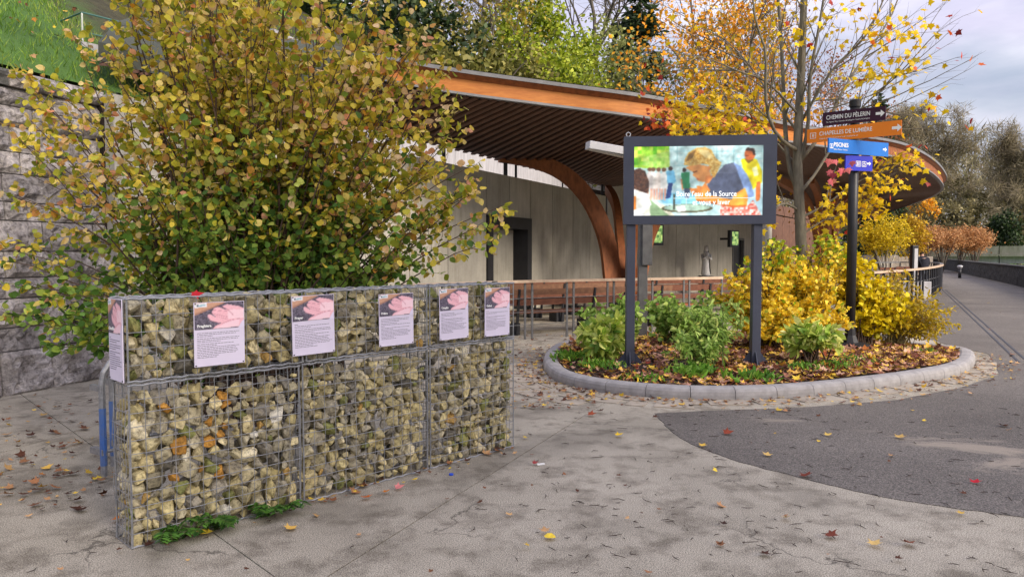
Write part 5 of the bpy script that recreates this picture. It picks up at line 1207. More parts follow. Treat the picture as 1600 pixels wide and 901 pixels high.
# --- generic shrub from a set of ellipsoids seen in the bed
def shrub(name, label, cat, base, ells, nst, tmpl, size, cols, seed, stem=TWIG, r0=.012, twigs=6, tl=.2, lv=6, start=.3, up=.25, group=None, spread=.8, wob=.05, spb=.1):
    r = np.random.default_rng(seed); p = Plant(seed + 1); base = np.array(base, float)
    for k in range(nst):
        c, e = ells[k % len(ells)]; d = r.normal(0, 1, 3); d /= np.linalg.norm(d); q = np.array(c) + np.array(e) * d * r.random() ** .33
        q[2] = max(q[2], base[2] + .06); p.stem(base + np.array([r.normal(0, spb), r.normal(0, spb), 0]), q, r0, r0 * .3, up=up, twigs=twigs, tl=tl, lv=lv, start=start, sides=4, n=6, wob=wob, spread=spread)
    t = thing(name, label, cat, tuple(base), group); finish(p, t, tmpl, size, cols, stem, r); return t
pal = lambda st, jit=.25, a=2, b=2: (lambda P, r: palette(r.beta(a, b, len(P)), st, r, jit))
YEL = [(0, (196, 158, 30)), (.25, (232, 196, 42)), (.6, (246, 218, 64)), (1, (250, 236, 130))]
def yelcol(zt):
    def f(P, r):
        a = palette(r.beta(2, 2, len(P)), YEL, r, .22); b = palette(r.random(len(P)), [(0, (120, 160, 24)), (1, (206, 210, 70))], r, .2)
        k = (r.random(len(P)) < np.clip((P[:, 2] - zt + .25) * 1.2, .12, .75))[:, None]; return np.where(k, b, a)
    return f
def bedp(px, y): x = (px - 800) / FPX * y; return (x, y, bed_z(x, y))
def ell(px, py, y, rx, ry, rz): return (tuple(D(px, py, y)), (rx, ry, rz))
shrub('yellow_shrub', 'golden yellow shrub behind the second screen post, lime tips on top', 'shrub', bedp(1195, 11.2), [ell(1158, 460, 11.1, .36, .45, .5), ell(1205, 425, 11.2, .45, .45, .5), ell(1205, 500, 10.9, .5, .4, .32)], 120, T_OVATE, (.05, .085), yelcol(1.35), 101, twigs=8, tl=.2, lv=7, start=.35)
shrub('yellow_shrub', 'golden yellow shrub around the foot of the maple trunk', 'shrub', bedp(1265, 11.6), [ell(1250, 440, 11.3, .45, .5, .42), ell(1290, 418, 11.9, .5, .5, .55), ell(1270, 495, 11.0, .55, .35, .32)], 120, T_OVATE, (.05, .085), yelcol(1.5), 102, twigs=8, tl=.2, lv=7, start=.35)
shrub('yellow_shrub', 'bright lemon shrub with round leaves behind the finger post', 'shrub', bedp(1345, 11.9), [ell(1345, 465, 11.8, .45, .4, .4), ell(1375, 478, 11.9, .45, .4, .36), ell(1335, 420, 12.2, .36, .4, .42)], 95, T_OVATE, (.06, .10), pal([(0, (150, 150, 14)), (.4, (218, 196, 16)), (1, (238, 214, 50))]), 103, twigs=7, tl=.2, lv=6, start=.35)
shrub('wispy_shrub', 'wispy straw coloured shrub with thin arching stems above the kerb end', 'shrub', bedp(1400, 12.1), [ell(1415, 485, 12.0, .75, .5, .45), ell(1440, 500, 11.8, .55, .4, .35), ell(1400, 455, 12.2, .5, .4, .35)], 150, T_LANCE, (.05, .095), pal([(0, (110, 92, 22)), (.4, (176, 158, 34)), (.7, (216, 186, 40)), (1, (150, 104, 38))], .3), 104, stem=mat('straw_stem', (.36, .30, .12), (.24, .19, .08), .8, 9, 50, .2), r0=.006, twigs=4, tl=.2, lv=5, start=.4, up=.35, spread=.5)
NET = pal([(0, (92, 126, 54)), (.45, (150, 184, 86)), (.8, (200, 218, 124)), (1, (222, 218, 126))])
shrub('leafy_shrub', 'fresh green leafy shrub between the two screen posts', 'shrub', bedp(1110, 9.6), [ell(1100, 520, 9.5, .42, .4, .34), ell(1130, 500, 9.7, .35, .35, .3), ell(1080, 545, 9.3, .3, .25, .22)], 46, T_LANCE, (.06, .11), NET, 105, stem=GREENST, r0=.008, twigs=6, tl=.16, lv=6, start=.25)
shrub('leafy_shrub', 'tall bright green shrub behind the lamp post, against the benches', 'shrub', bedp(1055, 11.6), [ell(1050, 500, 11.5, .5, .4, .35), ell(1085, 490, 11.3, .45, .4, .35), ell(1035, 480, 11.8, .25, .3, .2)], 46, T_OVATE, (.06, .10), NET, 106, stem=GREENST, r0=.008, twigs=6, tl=.2, lv=6, start=.3)
shrub('leafy_shrub', 'loose green shrub rising behind the variegated laurel', 'shrub', bedp(962, 11.4), [ell(950, 495, 11.4, .45, .35, .25), ell(975, 480, 11.3, .3, .3, .3), ell(920, 520, 11.2, .28, .25, .15)], 42, T_OVATE, (.07, .11), NET, 107, stem=GREENST, r0=.008, twigs=5, tl=.2, lv=6, start=.35)
AUC = pal([(0, (76, 120, 40)), (.3, (150, 180, 70)), (.65, (212, 220, 112)), (1, (240, 236, 160))])
shrub('spotted_laurel', 'variegated cream and green laurel beside the first screen post', 'shrub', bedp(946, 10.3), [ell(945, 528, 10.2, .36, .3, .26)], 34, T_AUCUBA, (.13, .20), AUC, 108, stem=GREENST, r0=.010, twigs=2, tl=.13, lv=9, start=.75, spread=.5)
shrub('spotted_laurel', 'small variegated laurel at the foot of the finger post', 'shrub', bedp(1272, 9.75), [ell(1270, 527, 9.7, .32, .28, .16)], 26, T_AUCUBA, (.13, .20), AUC, 109, stem=TWIG, r0=.014, twigs=2, tl=.12, lv=9, start=.75, spread=.5)
# low weeds and ferns
WEED = pal([(0, (58, 104, 30)), (.6, (112, 160, 54)), (1, (170, 194, 84))])
def weed(name, label, px, py, n, size, seed, hgt=.16, wd=.14, tm=T_LANCE):
    r = np.random.default_rng(seed); b = G(px, py, .14); b.z = bed_z(b.x, b.y); t = thing(name, label, 'weed', b)
    P = np.array(b) + np.stack([r.normal(0, wd, n), r.normal(0, wd, n), r.uniform(0, hgt * .3, n)], 1); A = np.stack([r.normal(0, .7, n), r.normal(0, .7, n), np.ones(n) * 1.0], 1)
    o = link('leaves', leaf_mesh('leaves', tm, P, A, r.normal(0, 1, (n, 3)) + np.array([0, 0, 1.]), r.uniform(*size, n), WEED(P, r), LEAF), t); o['kind'] = 'stuff'
for k, a in enumerate((('grass_tuft', 'bright green tuft at the tip of the bed by the kerb', 893, 560, 132, (0.060, 0.132)), ('weed_patch', 'mixed low weeds along the kerb below the variegated laurel', 935, 572, 187, (0.048, 0.102)), ('weed_patch', 'small leafy weed just inside the kerb past the first screen post', 1012, 590, 88, (0.036, 0.078)),
                       ('weed_patch', 'yellowish arching weed in front of the green shrub', 1085, 585, 143, (0.072, 0.156)), ('grass_tuft', 'fresh green tuft at the base of the second screen post', 1178, 592, 121, (0.060, 0.132)), ('weed_patch', 'green nettle patch below the small laurel', 1258, 578, 132, (0.036, 0.078)), ('weed_patch', 'dark green low plants by the finger post base', 1305, 575, 132, (0.036, 0.072)), ('weed_patch', 'leafy patch below the finger post near the kerb', 1340, 568, 99, (0.036, 0.072)), ('weed_patch', 'small green weed near the kerb end', 1440, 548, 66, (0.030, 0.066)))):
    weed(*a[:4], a[4], a[5], 130 + k)
def fern(label, s, n, seed, o=.05):
    r = np.random.default_rng(seed); b = np.array(gp(s, 0, o)); t = thing('fern', label, 'fern', tuple(b), 'ferns at the foot of the gabion'); mb = MB(); P, A, N = [], [], []
    for k in range(n):
        a = r.uniform(0, 6.28); L_ = r.uniform(.10, .20); d = np.array([math.cos(a), math.sin(a), 0]) * .8 + np.array(GN) * .5; bb0 = b + np.array(GW) * r.normal(0, .06)
        pts = bez(bb0, bb0 + d * L_ * .4 + np.array([0, 0, L_ * .8]), bb0 + d * L_ + np.array([0, 0, L_ * .45]), 8); mb.tube(pts, np.linspace(.002, .0008, 8), 3, False)
        for i in range(1, 8):
            dr = pts[i] - pts[i - 1]; dr /= np.linalg.norm(dr); sd_ = np.cross(dr, [0, 0, 1]); sd_ /= np.linalg.norm(sd_)
            for sg in (1, -1):
                for h in (0, .5): P.append(pts[i - 1] + (pts[i] - pts[i - 1]) * h); A.append(sd_ * sg + dr * .5); N.append(np.array([0, 0, 1.]) + r.normal(0, .2, 3))
    mb.build('stems', GREENST, t); P = np.array(P)
    o_ = link('fronds', leaf_mesh('fronds', T_LANCE, P, np.array(A), np.array(N), r.uniform(.03, .055, len(P)), palette(r.random(len(P)), [(0, (40, 78, 28)), (1, (96, 142, 54))], r), LEAF), t); o_['kind'] = 'stuff'
fern('larger bright green fern growing at the foot of the orange stained gabion', .42, 11, 3); fern('low spreading fern at the gabion foot near the first basket joint', .80, 9, 4); fern('small sparse fern close to the gabion corner', .20, 7, 5)

# --- the maple in the bed
mp_ = Plant(77); rg = np.random.default_rng(78); Y0 = 12.0; tb_ = D(1252, 470, Y0); tb_.z = .1
def limb(pts, r0, r1, sides=7, n=14):
    P = resample(catmull([Vector(p) for p in pts], 6), n); mp_.mb.tube(P, np.linspace(r0, r1, n), sides, True); return [np.array(p) for p in P]
mains = []
trunk = limb([tb_, D(1252, 400, Y0), D(1249, 320, Y0), D(1246, 250, Y0), D(1249, 170, Y0), D(1253, 90, Y0), D(1256, 0, Y0), D(1262, -120, Y0), D(1270, -260, Y0)], .102, .028, 10, 26)
LIMBS = [([(1247, 300, 12), (1232, 255, 12.1), (1226, 180, 12.2), (1222, 90, 12.3), (1216, 0, 12.4), (1200, -120, 12.5)], .06, .02), ([(1249, 260, 12), (1262, 200, 11.9), (1266, 120, 11.8), (1280, 40, 11.7), (1296, -60, 11.6)], .05, .015),
         ([(1247, 235, 12), (1225, 222, 11.7), (1205, 195, 11.5), (1196, 150, 11.4), (1196, 80, 11.3), (1180, 30, 11.2), (1172, -60, 11.2)], .045, .012), ([(1250, 330, 12), (1225, 318, 11.8), (1195, 330, 11.5), (1175, 300, 11.3)], .03, .008),
         ([(1251, 300, 12), (1275, 270, 12.3), (1300, 230, 12.4), (1345, 170, 12.3), (1400, 120, 12.0), (1455, 60, 11.6)], .04, .006), ([(1251, 250, 12), (1290, 200, 12.2), (1312, 150, 12.4), (1350, 90, 12.6), (1395, 20, 12.8), (1420, -60, 12.9)], .045, .010),
         ([(1250, 165, 12), (1285, 156, 12.1), (1322, 160, 12.2)], .02, .006), ([(1252, 190, 12), (1300, 110, 11.8), (1350, 60, 11.7), (1380, 0, 11.6), (1400, -70, 11.5)], .035, .008), ([(1251, 340, 12), (1290, 320, 12.2), (1330, 290, 12.2), (1375, 270, 12.0), (1420, 262, 11.8)], .03, .006),
         ([(1250, 370, 12), (1285, 345, 12.1), (1320, 335, 12.1), (1365, 320, 11.9)], .022, .005), ([(1249, 210, 12), (1205, 150, 12.6), (1165, 95, 13), (1130, 60, 13.2), (1095, 45, 13.4)], .035, .006), ([(1247, 230, 12), (1190, 215, 12.5), (1140, 200, 12.9), (1085, 205, 13.2), (1040, 215, 13.4)], .03, .005),
         ([(1248, 180, 12), (1200, 130, 11.6), (1150, 110, 11.3), (1100, 90, 11.2), (1060, 85, 11.1)], .03, .005), ([(1246, 260, 12), (1180, 190, 12.8), (1120, 160, 13.4), (1060, 140, 13.7), (1025, 150, 13.8)], .028, .005)]
for pts, r0, r1 in LIMBS: mains.append((limb([D(*q_) for q_ in pts], r0 * .72, r1 * .8), r0 * .72, r1 * .8))
def offshoots(P, r0, n, tl, lv, upb=.25, st=.25, wood=False):
    for i in range(n):
        t_ = st + (1 - st) * (i + rg.random()) / n; q_ = min(t_, .999) * (len(P) - 1); k = int(q_); p = P[k] + (P[k + 1] - P[k]) * (q_ - k); d = P[k + 1] - P[k]; d /= np.linalg.norm(d)
        e = rg.normal(0, 1, 3); e -= d * e.dot(d); e /= np.linalg.norm(e); dr = d * .8 + e * .55 + np.array([0, 0, upb]); dr /= np.linalg.norm(dr); L_ = tl * rg.uniform(.5, 1.3) * (1.15 - .6 * t_)
        tgt = p + dr * L_; mp_.stem(p, tgt, max(.004, r0 * (1 - t_) * .5 + .003), .0022, up=.08, twigs=4, tl=L_ * .32, lv=lv, start=.35, sides=4, n=6, wob=.05, spread=.6, twig_r=.5)
for k, (P, r0, r1) in enumerate(mains):
    rt = P[-1][0] > tb_.x + .4; low = k in (3, 8, 9, 11, 13)
    offshoots(P, r0, 12 if not low else 10, 1.15 if not low else .75, 3 if low else 1, .28)
offshoots(trunk, .06, 26, 1.5, 1, .3, .45)
# long thin sweeping outer branches to the open sky
for (a, b) in (((1345, 170, 12.3), (1500, 185, 11.6)), ((1345, 170, 12.3), (1525, 88, 11.5)), ((1330, 190, 12.3), (1515, 108, 11.6)), ((1360, 150, 12.2), (1488, 45, 11.6)), ((1350, 90, 12.6), (1470, 10, 12)), ((1395, 120, 12), (1495, 90, 11.5)), ((1345, 200, 12.3), (1498, 195, 11.6)), ((1380, 140, 12.1), (1480, 0, 11.6)), ((1300, 230, 12.4), (1450, 180, 11.8)), ((1300, 110, 11.8), (1430, 20, 11.4)), ((1310, 100, 11.8), (1400, -20, 11.4)), ((1290, 170, 12), (1440, 110, 11.6)), ((1165, 95, 13), (1040, 30, 13.4)), ((1140, 200, 12.9), (1015, 190, 13.4)), ((1150, 110, 11.3), (1020, 100, 11.4))):
    p = mp_.stem(D(*a), D(*b), .013, .003, up=-.06, twigs=9, tl=.42, lv=1, start=.2, sides=4, n=10, wob=.02, spread=.55, twig_r=.35)
P = np.array(mp_.P); A = np.array(mp_.A); N = np.array(mp_.N)
k_ = rg.random(len(P)) < np.where(P[:, 2] > 3.4, .30, .55); P, A, N = P[k_], A[k_], N[k_]
# leafy clusters (picture column, row, distance, radius m, leaves)
for (px, py, y, rd_, n) in ((1075, 190, 13.1, .36, 120), (1110, 170, 13, .42, 150), (1150, 195, 12.8, .36, 120), (1060, 165, 13.3, .3, 70), (1190, 175, 12.6, .2, 30), (1090, 205, 12.6, .3, 90), (1140, 205, 12.4, .28, 90), (1180, 205, 12.2, .2, 40), (1030, 185, 13.5, .2, 26), (1290, 330, 12.1, .24, 40), (1318, 345, 12.1, .22, 30), (1350, 315, 12.1, .26, 44), (1375, 290, 12.0, .28, 46), (1400, 270, 12, .25, 36), (1430, 260, 11.8, .18, 20), (1360, 335, 12.1, .2, 22), (1272, 350, 12.3, .2, 20), (1240, 160, 11.9, .2, 18),
                            (1375, 55, 11.4, .22, 34), (1365, 40, 11.5, .18, 24), (1430, 52, 10.9, .18, 22), (1310, 20, 12, .3, 26), (1345, 120, 11.1, .22, 22), (1415, 90, 11, .2, 20), (1400, 120, 10.9, .2, 22), (1380, 115, 11, .2, 18), (1290, 40, 12, .3, 22), (1450, 160, 10.8, .2, 14), (1250, 60, 11.7, .3, 18), (1230, 30, 12, .3, 16), (1405, 245, 12, .3, 24)):
    c = np.array(D(px, py, y)); q_ = c + rg.normal(0, 1, (n, 3)) * rd_ * np.array([.8, .8, .5]); P = np.concatenate([P, q_]); a = rg.normal(0, .7, (n, 3)) + np.array([0, -.2, -.5]); A = np.concatenate([A, a]); N = np.concatenate([N, rg.normal(0, .7, (n, 3)) + np.array([0, -.5, .8])])
    for j in range(0, n, 3): mp_.mb.tube([q_[j], q_[j] * .6 + c * .4 + rg.normal(0, .03, 3), c], [.002, .0025, .003], 3, False)
pxx = 800 + FPX * P[:, 0] / P[:, 1]; pyy = HOR - FPX * (P[:, 2] - CAMZ) / P[:, 1]
okk = ~((pxx > 1252) & (pxx < 1415) & (pyy > 160) & (pyy < 272) & (P[:, 1] < 11.9)) & ~((pxx > 1312) & (pxx < 1348) & (pyy > 150) & (P[:, 1] < 11.75)) & ~((pxx > 1225) & (pxx < 1270) & (pyy > 150) & (pyy < 430) & (P[:, 1] < 12.0) & (rg.random(len(P)) < .7))
P, A, N = P[okk], A[okk], N[okk]
mp_.P, mp_.A, mp_.N = list(P), list(A), list(N)
def mapcol(P, r):
    c = palette(r.beta(2, 2, len(P)), [(0, (150, 140, 16)), (.35, (222, 186, 20)), (.7, (244, 212, 30)), (1, (236, 168, 28))], r, .2); px = 800 + FPX * P[:, 0] / P[:, 1]
    red = r.random(len(P)) < np.where(px < 1045, .7, np.where((px > 1440), .45, .04)); return np.where(red[:, None], palette(r.random(len(P)), [(0, (96, 20, 30)), (.5, (190, 60, 40)), (1, (224, 120, 40))], r), c)
t = thing('maple_tree', 'young maple with sparse yellow leaves and grey trunk standing in the planting bed', 'tree', tuple(tb_))
finish(mp_, t, T_MAPLE, (.072, .125), mapcol, BARK, rg, 200, 'foliage', 'trunk')
# the pink cluster under the signs
rp = np.random.default_rng(4); n = 9; c = np.array(D(1302, 264, 10.9)); P = c + rp.normal(0, .09, (n, 3)); ol = link('foliage', leaf_mesh('foliage', T_MAPLE, P, rp.normal(0, .4, (n, 3)) + np.array([0, -.1, -1]), rp.normal(0, .3, (n, 3)) + np.array([0, -1, .3]), rp.uniform(.10, .15, n), palette(rp.random(n), [(0, (150, 40, 60)), (.6, (214, 104, 112)), (1, (226, 150, 120))], rp), LEAF), t); ol['label'] = 'cluster of pink red leaves hanging below the signs'

# ------------------------------------------------------------------ background trees
def skel(seed, H, spread, levels=3, nb=(9, 6, 5), trunk_r=.16, lean=.05, up=.55, leafy=True, trunk_h=.9, start=.25):
    """returns tubes and leaf sites for a tree of height H standing at the origin"""
    r = np.random.default_rng(seed); mb = MB(); S, Dr = [], []
    def grow(p, d, L_, rad_, lev):
        n = 6 if lev == 0 else 4; pts = [p]; dd = d.copy()
        for i in range(n):
            dd = dd + r.normal(0, .10 if lev == 0 else .20, 3) + np.array([0, 0, .10 * up]); dd /= np.linalg.norm(dd); pts.append(pts[-1] + dd * L_ / n)
        mb.tube(pts, np.linspace(rad_, rad_ * (.25 if lev == 0 else .35), n + 1), (6, 4, 3, 3)[min(lev, 3)], False)
        if lev >= levels:
            for i in range(1, n + 1): S.append(pts[i]); Dr.append(dd)
            return
        k = nb[lev]; st_ = start if lev == 0 else .25
        for i in range(k):
            t_ = st_ + (1 - st_) * (i + r.random()) / k; q_ = min(t_, .999) * n; j = int(q_); b = pts[j] + (pts[j + 1] - pts[j]) * (q_ - j); ax = pts[j + 1] - pts[j]; ax /= np.linalg.norm(ax)
            e = r.normal(0, 1, 3); e -= ax * e.dot(ax); e /= np.linalg.norm(e); nd_ = ax * (1 - spread) + e * spread + np.array([0, 0, .18]); nd_ /= np.linalg.norm(nd_)
            grow(b, nd_, L_ * (r.uniform(.42, .62) if lev == 0 else r.uniform(.45, .65)) * (1.15 - .55 * t_), rad_ * (.5 if lev == 0 else .55) * (1.1 - .6 * t_), lev + 1)
    grow(np.zeros(3), np.array([r.normal(0, lean), r.normal(0, lean), 1.0]), H * trunk_h, trunk_r, 0)
    return mb, np.array(S), np.array(Dr), r
def tree(name, label, loc, H, seed, cols, lsize, lper, tmpl=T_RHOMB, bark=FBARK, group=None, cat='tree', sc=.35, leaves=True, **kw):
    mb, S, Dr, r = skel(seed, H, kw.pop('spread', .62), **kw); t = thing(name, label, cat, loc, group); loc = np.array(loc)
    mb.v = [tuple(np.array(v) + loc) for v in mb.v]; mb.build('trunk', bark, t)
    if leaves and lper:
        n = int(len(S) * lper); i = r.integers(0, len(S), n); P = S[i] + r.normal(0, sc, (n, 3)) + loc; A = Dr[i] + r.normal(0, .8, (n, 3)) + np.array([0, 0, -.3])
        o = link('crown', leaf_mesh('crown', tmpl, P, A, r.normal(0, .7, (n, 3)) + np.array([0, -.2, .8]), r.uniform(*lsize, n), cols(P, r), LEAF), t); o['kind'] = 'stuff'
    return t
def hillbase(px, y):
    x = (px - 800) / FPX * y; d = np.array([x, y]) - HO; s, n = d @ HD, d @ HN; return (x, y, hill_z(s, n) - .15) if n > 0 else (x, y, -.05)
def topH(px, py, y, base): return D(px, py, y).z - base[2]
LG = pal([(0, (70, 92, 18)), (.4, (132, 152, 34)), (.8, (186, 194, 66)), (1, (206, 204, 96))]); OLV = pal([(0, (62, 66, 28)), (.5, (116, 116, 56)), (1, (168, 158, 90))]); ORG = pal([(0, (160, 96, 20)), (.4, (222, 150, 30)), (.75, (236, 184, 52)), (1, (222, 120, 40))]); BRN = pal([(0, (84, 46, 26)), (.5, (140, 84, 44)), (1, (176, 120, 66))]); DKG = pal([(0, (22, 34, 20)), (.5, (40, 60, 34)), (1, (78, 96, 54))])
def conifer(label, base, H, R_, seed, grp=None):
    r = np.random.default_rng(seed); t = thing('conifer', label, 'tree', base, grp); b = np.array(base); mb = MB(); mb.tube([b, b + [0, 0, H * .98]], [.2, .02], 6, False); P, A = [], []
    for k in range(int(H * 11)):
        f = r.uniform(.08, .99); z_ = H * f; L_ = R_ * (1 - f) ** .8 * r.uniform(.7, 1.1) + .12; a = r.uniform(0, 6.28); d = np.array([math.cos(a), math.sin(a), -.18]); e = b + [0, 0, z_] + d * L_; mb.tube([b + [0, 0, z_], e], [.025, .008], 3, False)
        n = int(10 + L_ * 26); q_ = r.random(n)[:, None] ** .7; pp = (b + np.array([0, 0, z_])) * (1 - q_) + e * q_ + r.normal(0, .1, (n, 3)) * (.5 + L_ * .4); P.append(pp); A.append(np.tile(d, (n, 1)) + r.normal(0, .5, (n, 3)) + [0, 0, -.25])
    P, A = np.concatenate(P), np.concatenate(A); mb.build('trunk', FBARK, t); o = link('crown', leaf_mesh('crown', T_LANCE, P, A, r.normal(0, 1, (len(P), 3)), r.uniform(.28, .55, len(P)), DKG(P, r), LEAF), t); o['kind'] = 'stuff'
def blob(name, label, base, ells, n, size, cols, seed, cat='shrub', grp=None, tmpl=T_RHOMB, st=16):
    """dense evergreen: clumps of leaves spread through several ellipsoids, on stems"""
    r = np.random.default_rng(seed); t = thing(name, label, cat, base, grp); b = np.array(base); mb = MB(); P = []
    for k in range(st):
        c, e = ells[k % len(ells)]; q_ = np.array(c) + np.array(e) * r.normal(0, .4, 3); mb.tube(bez(b, b * .5 + q_ * .5 + [0, 0, .5], q_, 5), [.06, .05, .04, .03, .015], 4, False)
    for k in range(n // 45):
        c, e = ells[r.integers(len(ells))]; d = r.normal(0, 1, 3); d /= np.linalg.norm(d); q_ = np.array(c) + np.array(e) * d * r.random() ** .4; P.append(q_ + r.normal(0, .28, (45, 3)) * min(1, max(e) * .5))
    P = np.concatenate(P); A = r.normal(0, 1, P.shape); mb.build('stems', FBARK, t); o = link('crown', leaf_mesh('crown', tmpl, P, A, r.normal(0, .7, P.shape) + [0, 0, .7], r.uniform(*size, len(P)), cols(P, r), LEAF), t); o['kind'] = 'stuff'; return t
GRP = 'trees and shrubs on the wooded slope'
# dark evergreen shrubs on the slope above the roof
for k, (px, py, y, rx, rz, lb) in enumerate(((520, 40, 24, 2.6, 2.2, 'dark ivy clad evergreen right above the big shrub on the slope'), (600, 30, 26, 2.6, 2.6, 'dark yew like evergreen above the canopy roof edge'), (690, 95, 27, 2.6, 1.6, 'low olive green undergrowth shrub above the roof'), (450, 25, 22, 2.0, 1.8, 'dark evergreen mostly hidden behind the big shrub'), (640, 100, 25, 2.2, 1.0, 'low green ground shrub right behind the roof edge'), (760, 120, 30, 2.4, 1.2, 'low twiggy shrub at the roof edge below the pale green tree'))):
    b = hillbase(px, y); c = D(px, py, y); blob('evergreen_shrub', lb, b, [(tuple(c), (rx, 1.8, rz)), ((c.x + .8, c.y + .8, c.z - .8), (rx, 1.5, rz * .7)), ((c.x, c.y, (c.z + b[2]) / 2), (rx * .8, 1.3, rz * .8))], 4200, (.16, .30), DKG if k in (0, 1, 3) else OLV, 300 + k, grp=GRP)
def bg(name, lb, px, y, pt, seed, cols, ls, lp_, **kw):
    b = hillbase(px, y); return tree(name, lb, b, topH(px, pt, y, b), seed, cols, ls, lp_, group=GRP, **kw)
bg('slender_tree', 'thin pale trunked tree with sparse yellow green leaves behind the big shrub', 660, 28, -60, 401, OLV, (.14, .26), .8, nb=(10, 6, 4), trunk_r=.10)
bg('slender_tree', 'leaning thin tree with bare twigs left of the pale green tree', 720, 30, -80, 402, OLV, (.14, .26), .7, nb=(10, 6, 4), trunk_r=.11, lean=.12)
bg('slender_tree', 'twin slender tree with ochre leaves behind the roof edge', 770, 32, -50, 403, pal([(0, (120, 100, 30)), (1, (190, 170, 70))]), (.14, .26), 1.2, nb=(10, 6, 4), trunk_r=.10)
bg('pale_green_tree', 'broad pale green tree rising right behind the roof', 835, 34, 10, 404, LG, (.15, .28), 4.2, nb=(13, 7, 4), start=.08, trunk_r=.13)
bg('pale_green_tree', 'second pale green tree with thinner crown beside the dark conifer', 890, 36, 55, 405, LG, (.15, .28), 3.4, nb=(12, 7, 4), start=.08, trunk_r=.12)
bg('pale_green_tree', 'low grey green bushy tree at the foot of the dark conifer', 950, 38, 95, 406, pal([(0, (80, 92, 40)), (1, (168, 172, 104))]), (.15, .28), 3, nb=(12, 7, 4), start=.05, trunk_r=.1)
for k, (px, y, pt, lb) in enumerate(((935, 48, -150, 'tall bare tree with a thick bent trunk between green tree and conifer'), (880, 50, -120, 'tall bare tree showing against the sky behind the pale green tree'), (800, 44, -160, 'tall bare tree at the crest above the canopy'), (1065, 56, -80, 'tall grey bare trunk behind the orange maple'), (740, 40, -180, 'bare tall tree rising out of frame above the leaning thin tree'))): bg('bare_tree', lb, px, y, pt, 410 + k, BRN, (.12, .2), .12, nb=(12, 7, 5), trunk_r=.24, start=.3)
conifer('tall dark green conifer on the slope behind the roof', hillbase(998, 42), topH(998, -60, 42, hillbase(998, 42)), 3.0, 420, GRP)
conifer('dark conifer tip showing behind the maple branches near the aubergine sign', hillbase(1366, 75), topH(1366, 140, 75, hillbase(1366, 75)), 3.4, 421, GRP)
conifer('smaller dark conifer filling the gap beside the tall conifer', hillbase(968, 47), topH(968, 30, 47, hillbase(968, 47)), 2.4, 422, GRP)
bg('orange_maple', 'orange and gold maple crown behind the canopy roof', 1065, 33, -30, 430, ORG, (.15, .25), 2.0, nb=(13, 7, 5), start=.15, trunk_r=.15)
bg('orange_maple', 'smaller golden green tree between orange maple and yellow maple', 1110, 36, 70, 431, pal([(0, (110, 110, 14)), (.5, (200, 160, 20)), (1, (220, 180, 40))]), (.16, .28), 2.6, nb=(12, 7, 4), start=.1, trunk_r=.12)
for k, (px, y, pt, lb) in enumerate(((1160, 52, 40, 'rust brown tree behind the maple stem'), (1215, 60, 90, 'reddish twiggy tree far behind the maple trunk'), (1300, 64, 105, 'reddish brown twiggy tree behind the aubergine sign'))): bg('rust_tree', lb, px, y, pt, 440 + k, BRN, (.14, .26), 1.5, nb=(12, 7, 5), start=.15, trunk_r=.18)
# trees beyond the path on the far bank, bare and brown
WG = 'bare winter trees along the far bank'; T_TWIG = (np.array([(-.035, 0, 0), (.035, 0, 0), (.0, 1, .06)], float), np.array([(0, 1, 2)])); T_TWIG2 = (np.array([(-.07, 0, 0), (.07, 0, 0), (.0, 1, .06)], float), np.array([(0, 1, 2)])); TWG = pal([(0, (88, 80, 68)), (.45, (134, 124, 98)), (.8, (164, 152, 124)), (1, (164, 146, 128))]); FBK = pal([(0, (70, 64, 46)), (.5, (120, 112, 76)), (1, (162, 150, 108))])
protos = []
for k, (px, y, pt, lb) in enumerate(((1395, 92, 205, 'bare grey tree above the rounded canopy tip'), (1470, 98, 215, 'bare brown tree beyond the path with its crown against the sky'), (1545, 90, 222, 'broad bare tree at the frame edge above the footbridge'))):
    b = (D(px, 400, y).x, y, -.06); protos.append(tree('bare_tree', lb, b, topH(px, pt, y, b), 460 + k, TWG, (.5, 1.2), 5.5, tmpl=T_TWIG, group=WG, nb=(15, 9, 6), start=.10, trunk_r=.26, spread=.48, sc=.35))
FL = ['bare tree between rounded roof tip and orange hedge trees', 'tall bare tree just beyond the orange hedge trees', 'bare tree whose crown shows highest beside the sky gap', 'thin bare tree behind the black bollard light', 'bare tree above the low wall and bridge parapet', 'bare tree half outside the frame by the bridge', 'farther bare tree behind the yellow round tree', 'bare tree seen under the canopy tip', 'farther hazy bare tree above the person', 'farther hazy bare tree above the path', 'shorter bushy tree right behind the orange trees', 'shorter bare tree behind the bridge parapet middle', 'tall bare tree near the frame edge beside the sky gap', 'low bare tree peeking over the ochre yellow tree', 'mid height bare tree between the two sky gaps', 'low bare tree cut by the frame edge above the bridge']
for k, (px, y, pt) in enumerate(((1430, 104, 235), (1500, 100, 205), (1575, 104, 205), (1515, 88, 260), (1600, 96, 230), (1640, 92, 215), (1360, 108, 235), (1455, 86, 285), (1445, 112, 215), (1530, 115, 215), (1480, 88, 250), (1555, 86, 262), (1590, 100, 212), (1415, 90, 262), (1540, 96, 236), (1620, 88, 255))):
    src = protos[k % 3]; c = copy_tree(src); x = D(px, 400, y).x; s_ = (D(px, pt, y).z + .06) / (D(*((1395, 205, 92), (1470, 215, 98), (1545, 222, 90))[k % 3]).z + .06); c.location = (x, y, -.06); c.scale = (s_, s_, s_); c.rotation_euler.z = k * 1.9; c['label'] = FL[k]
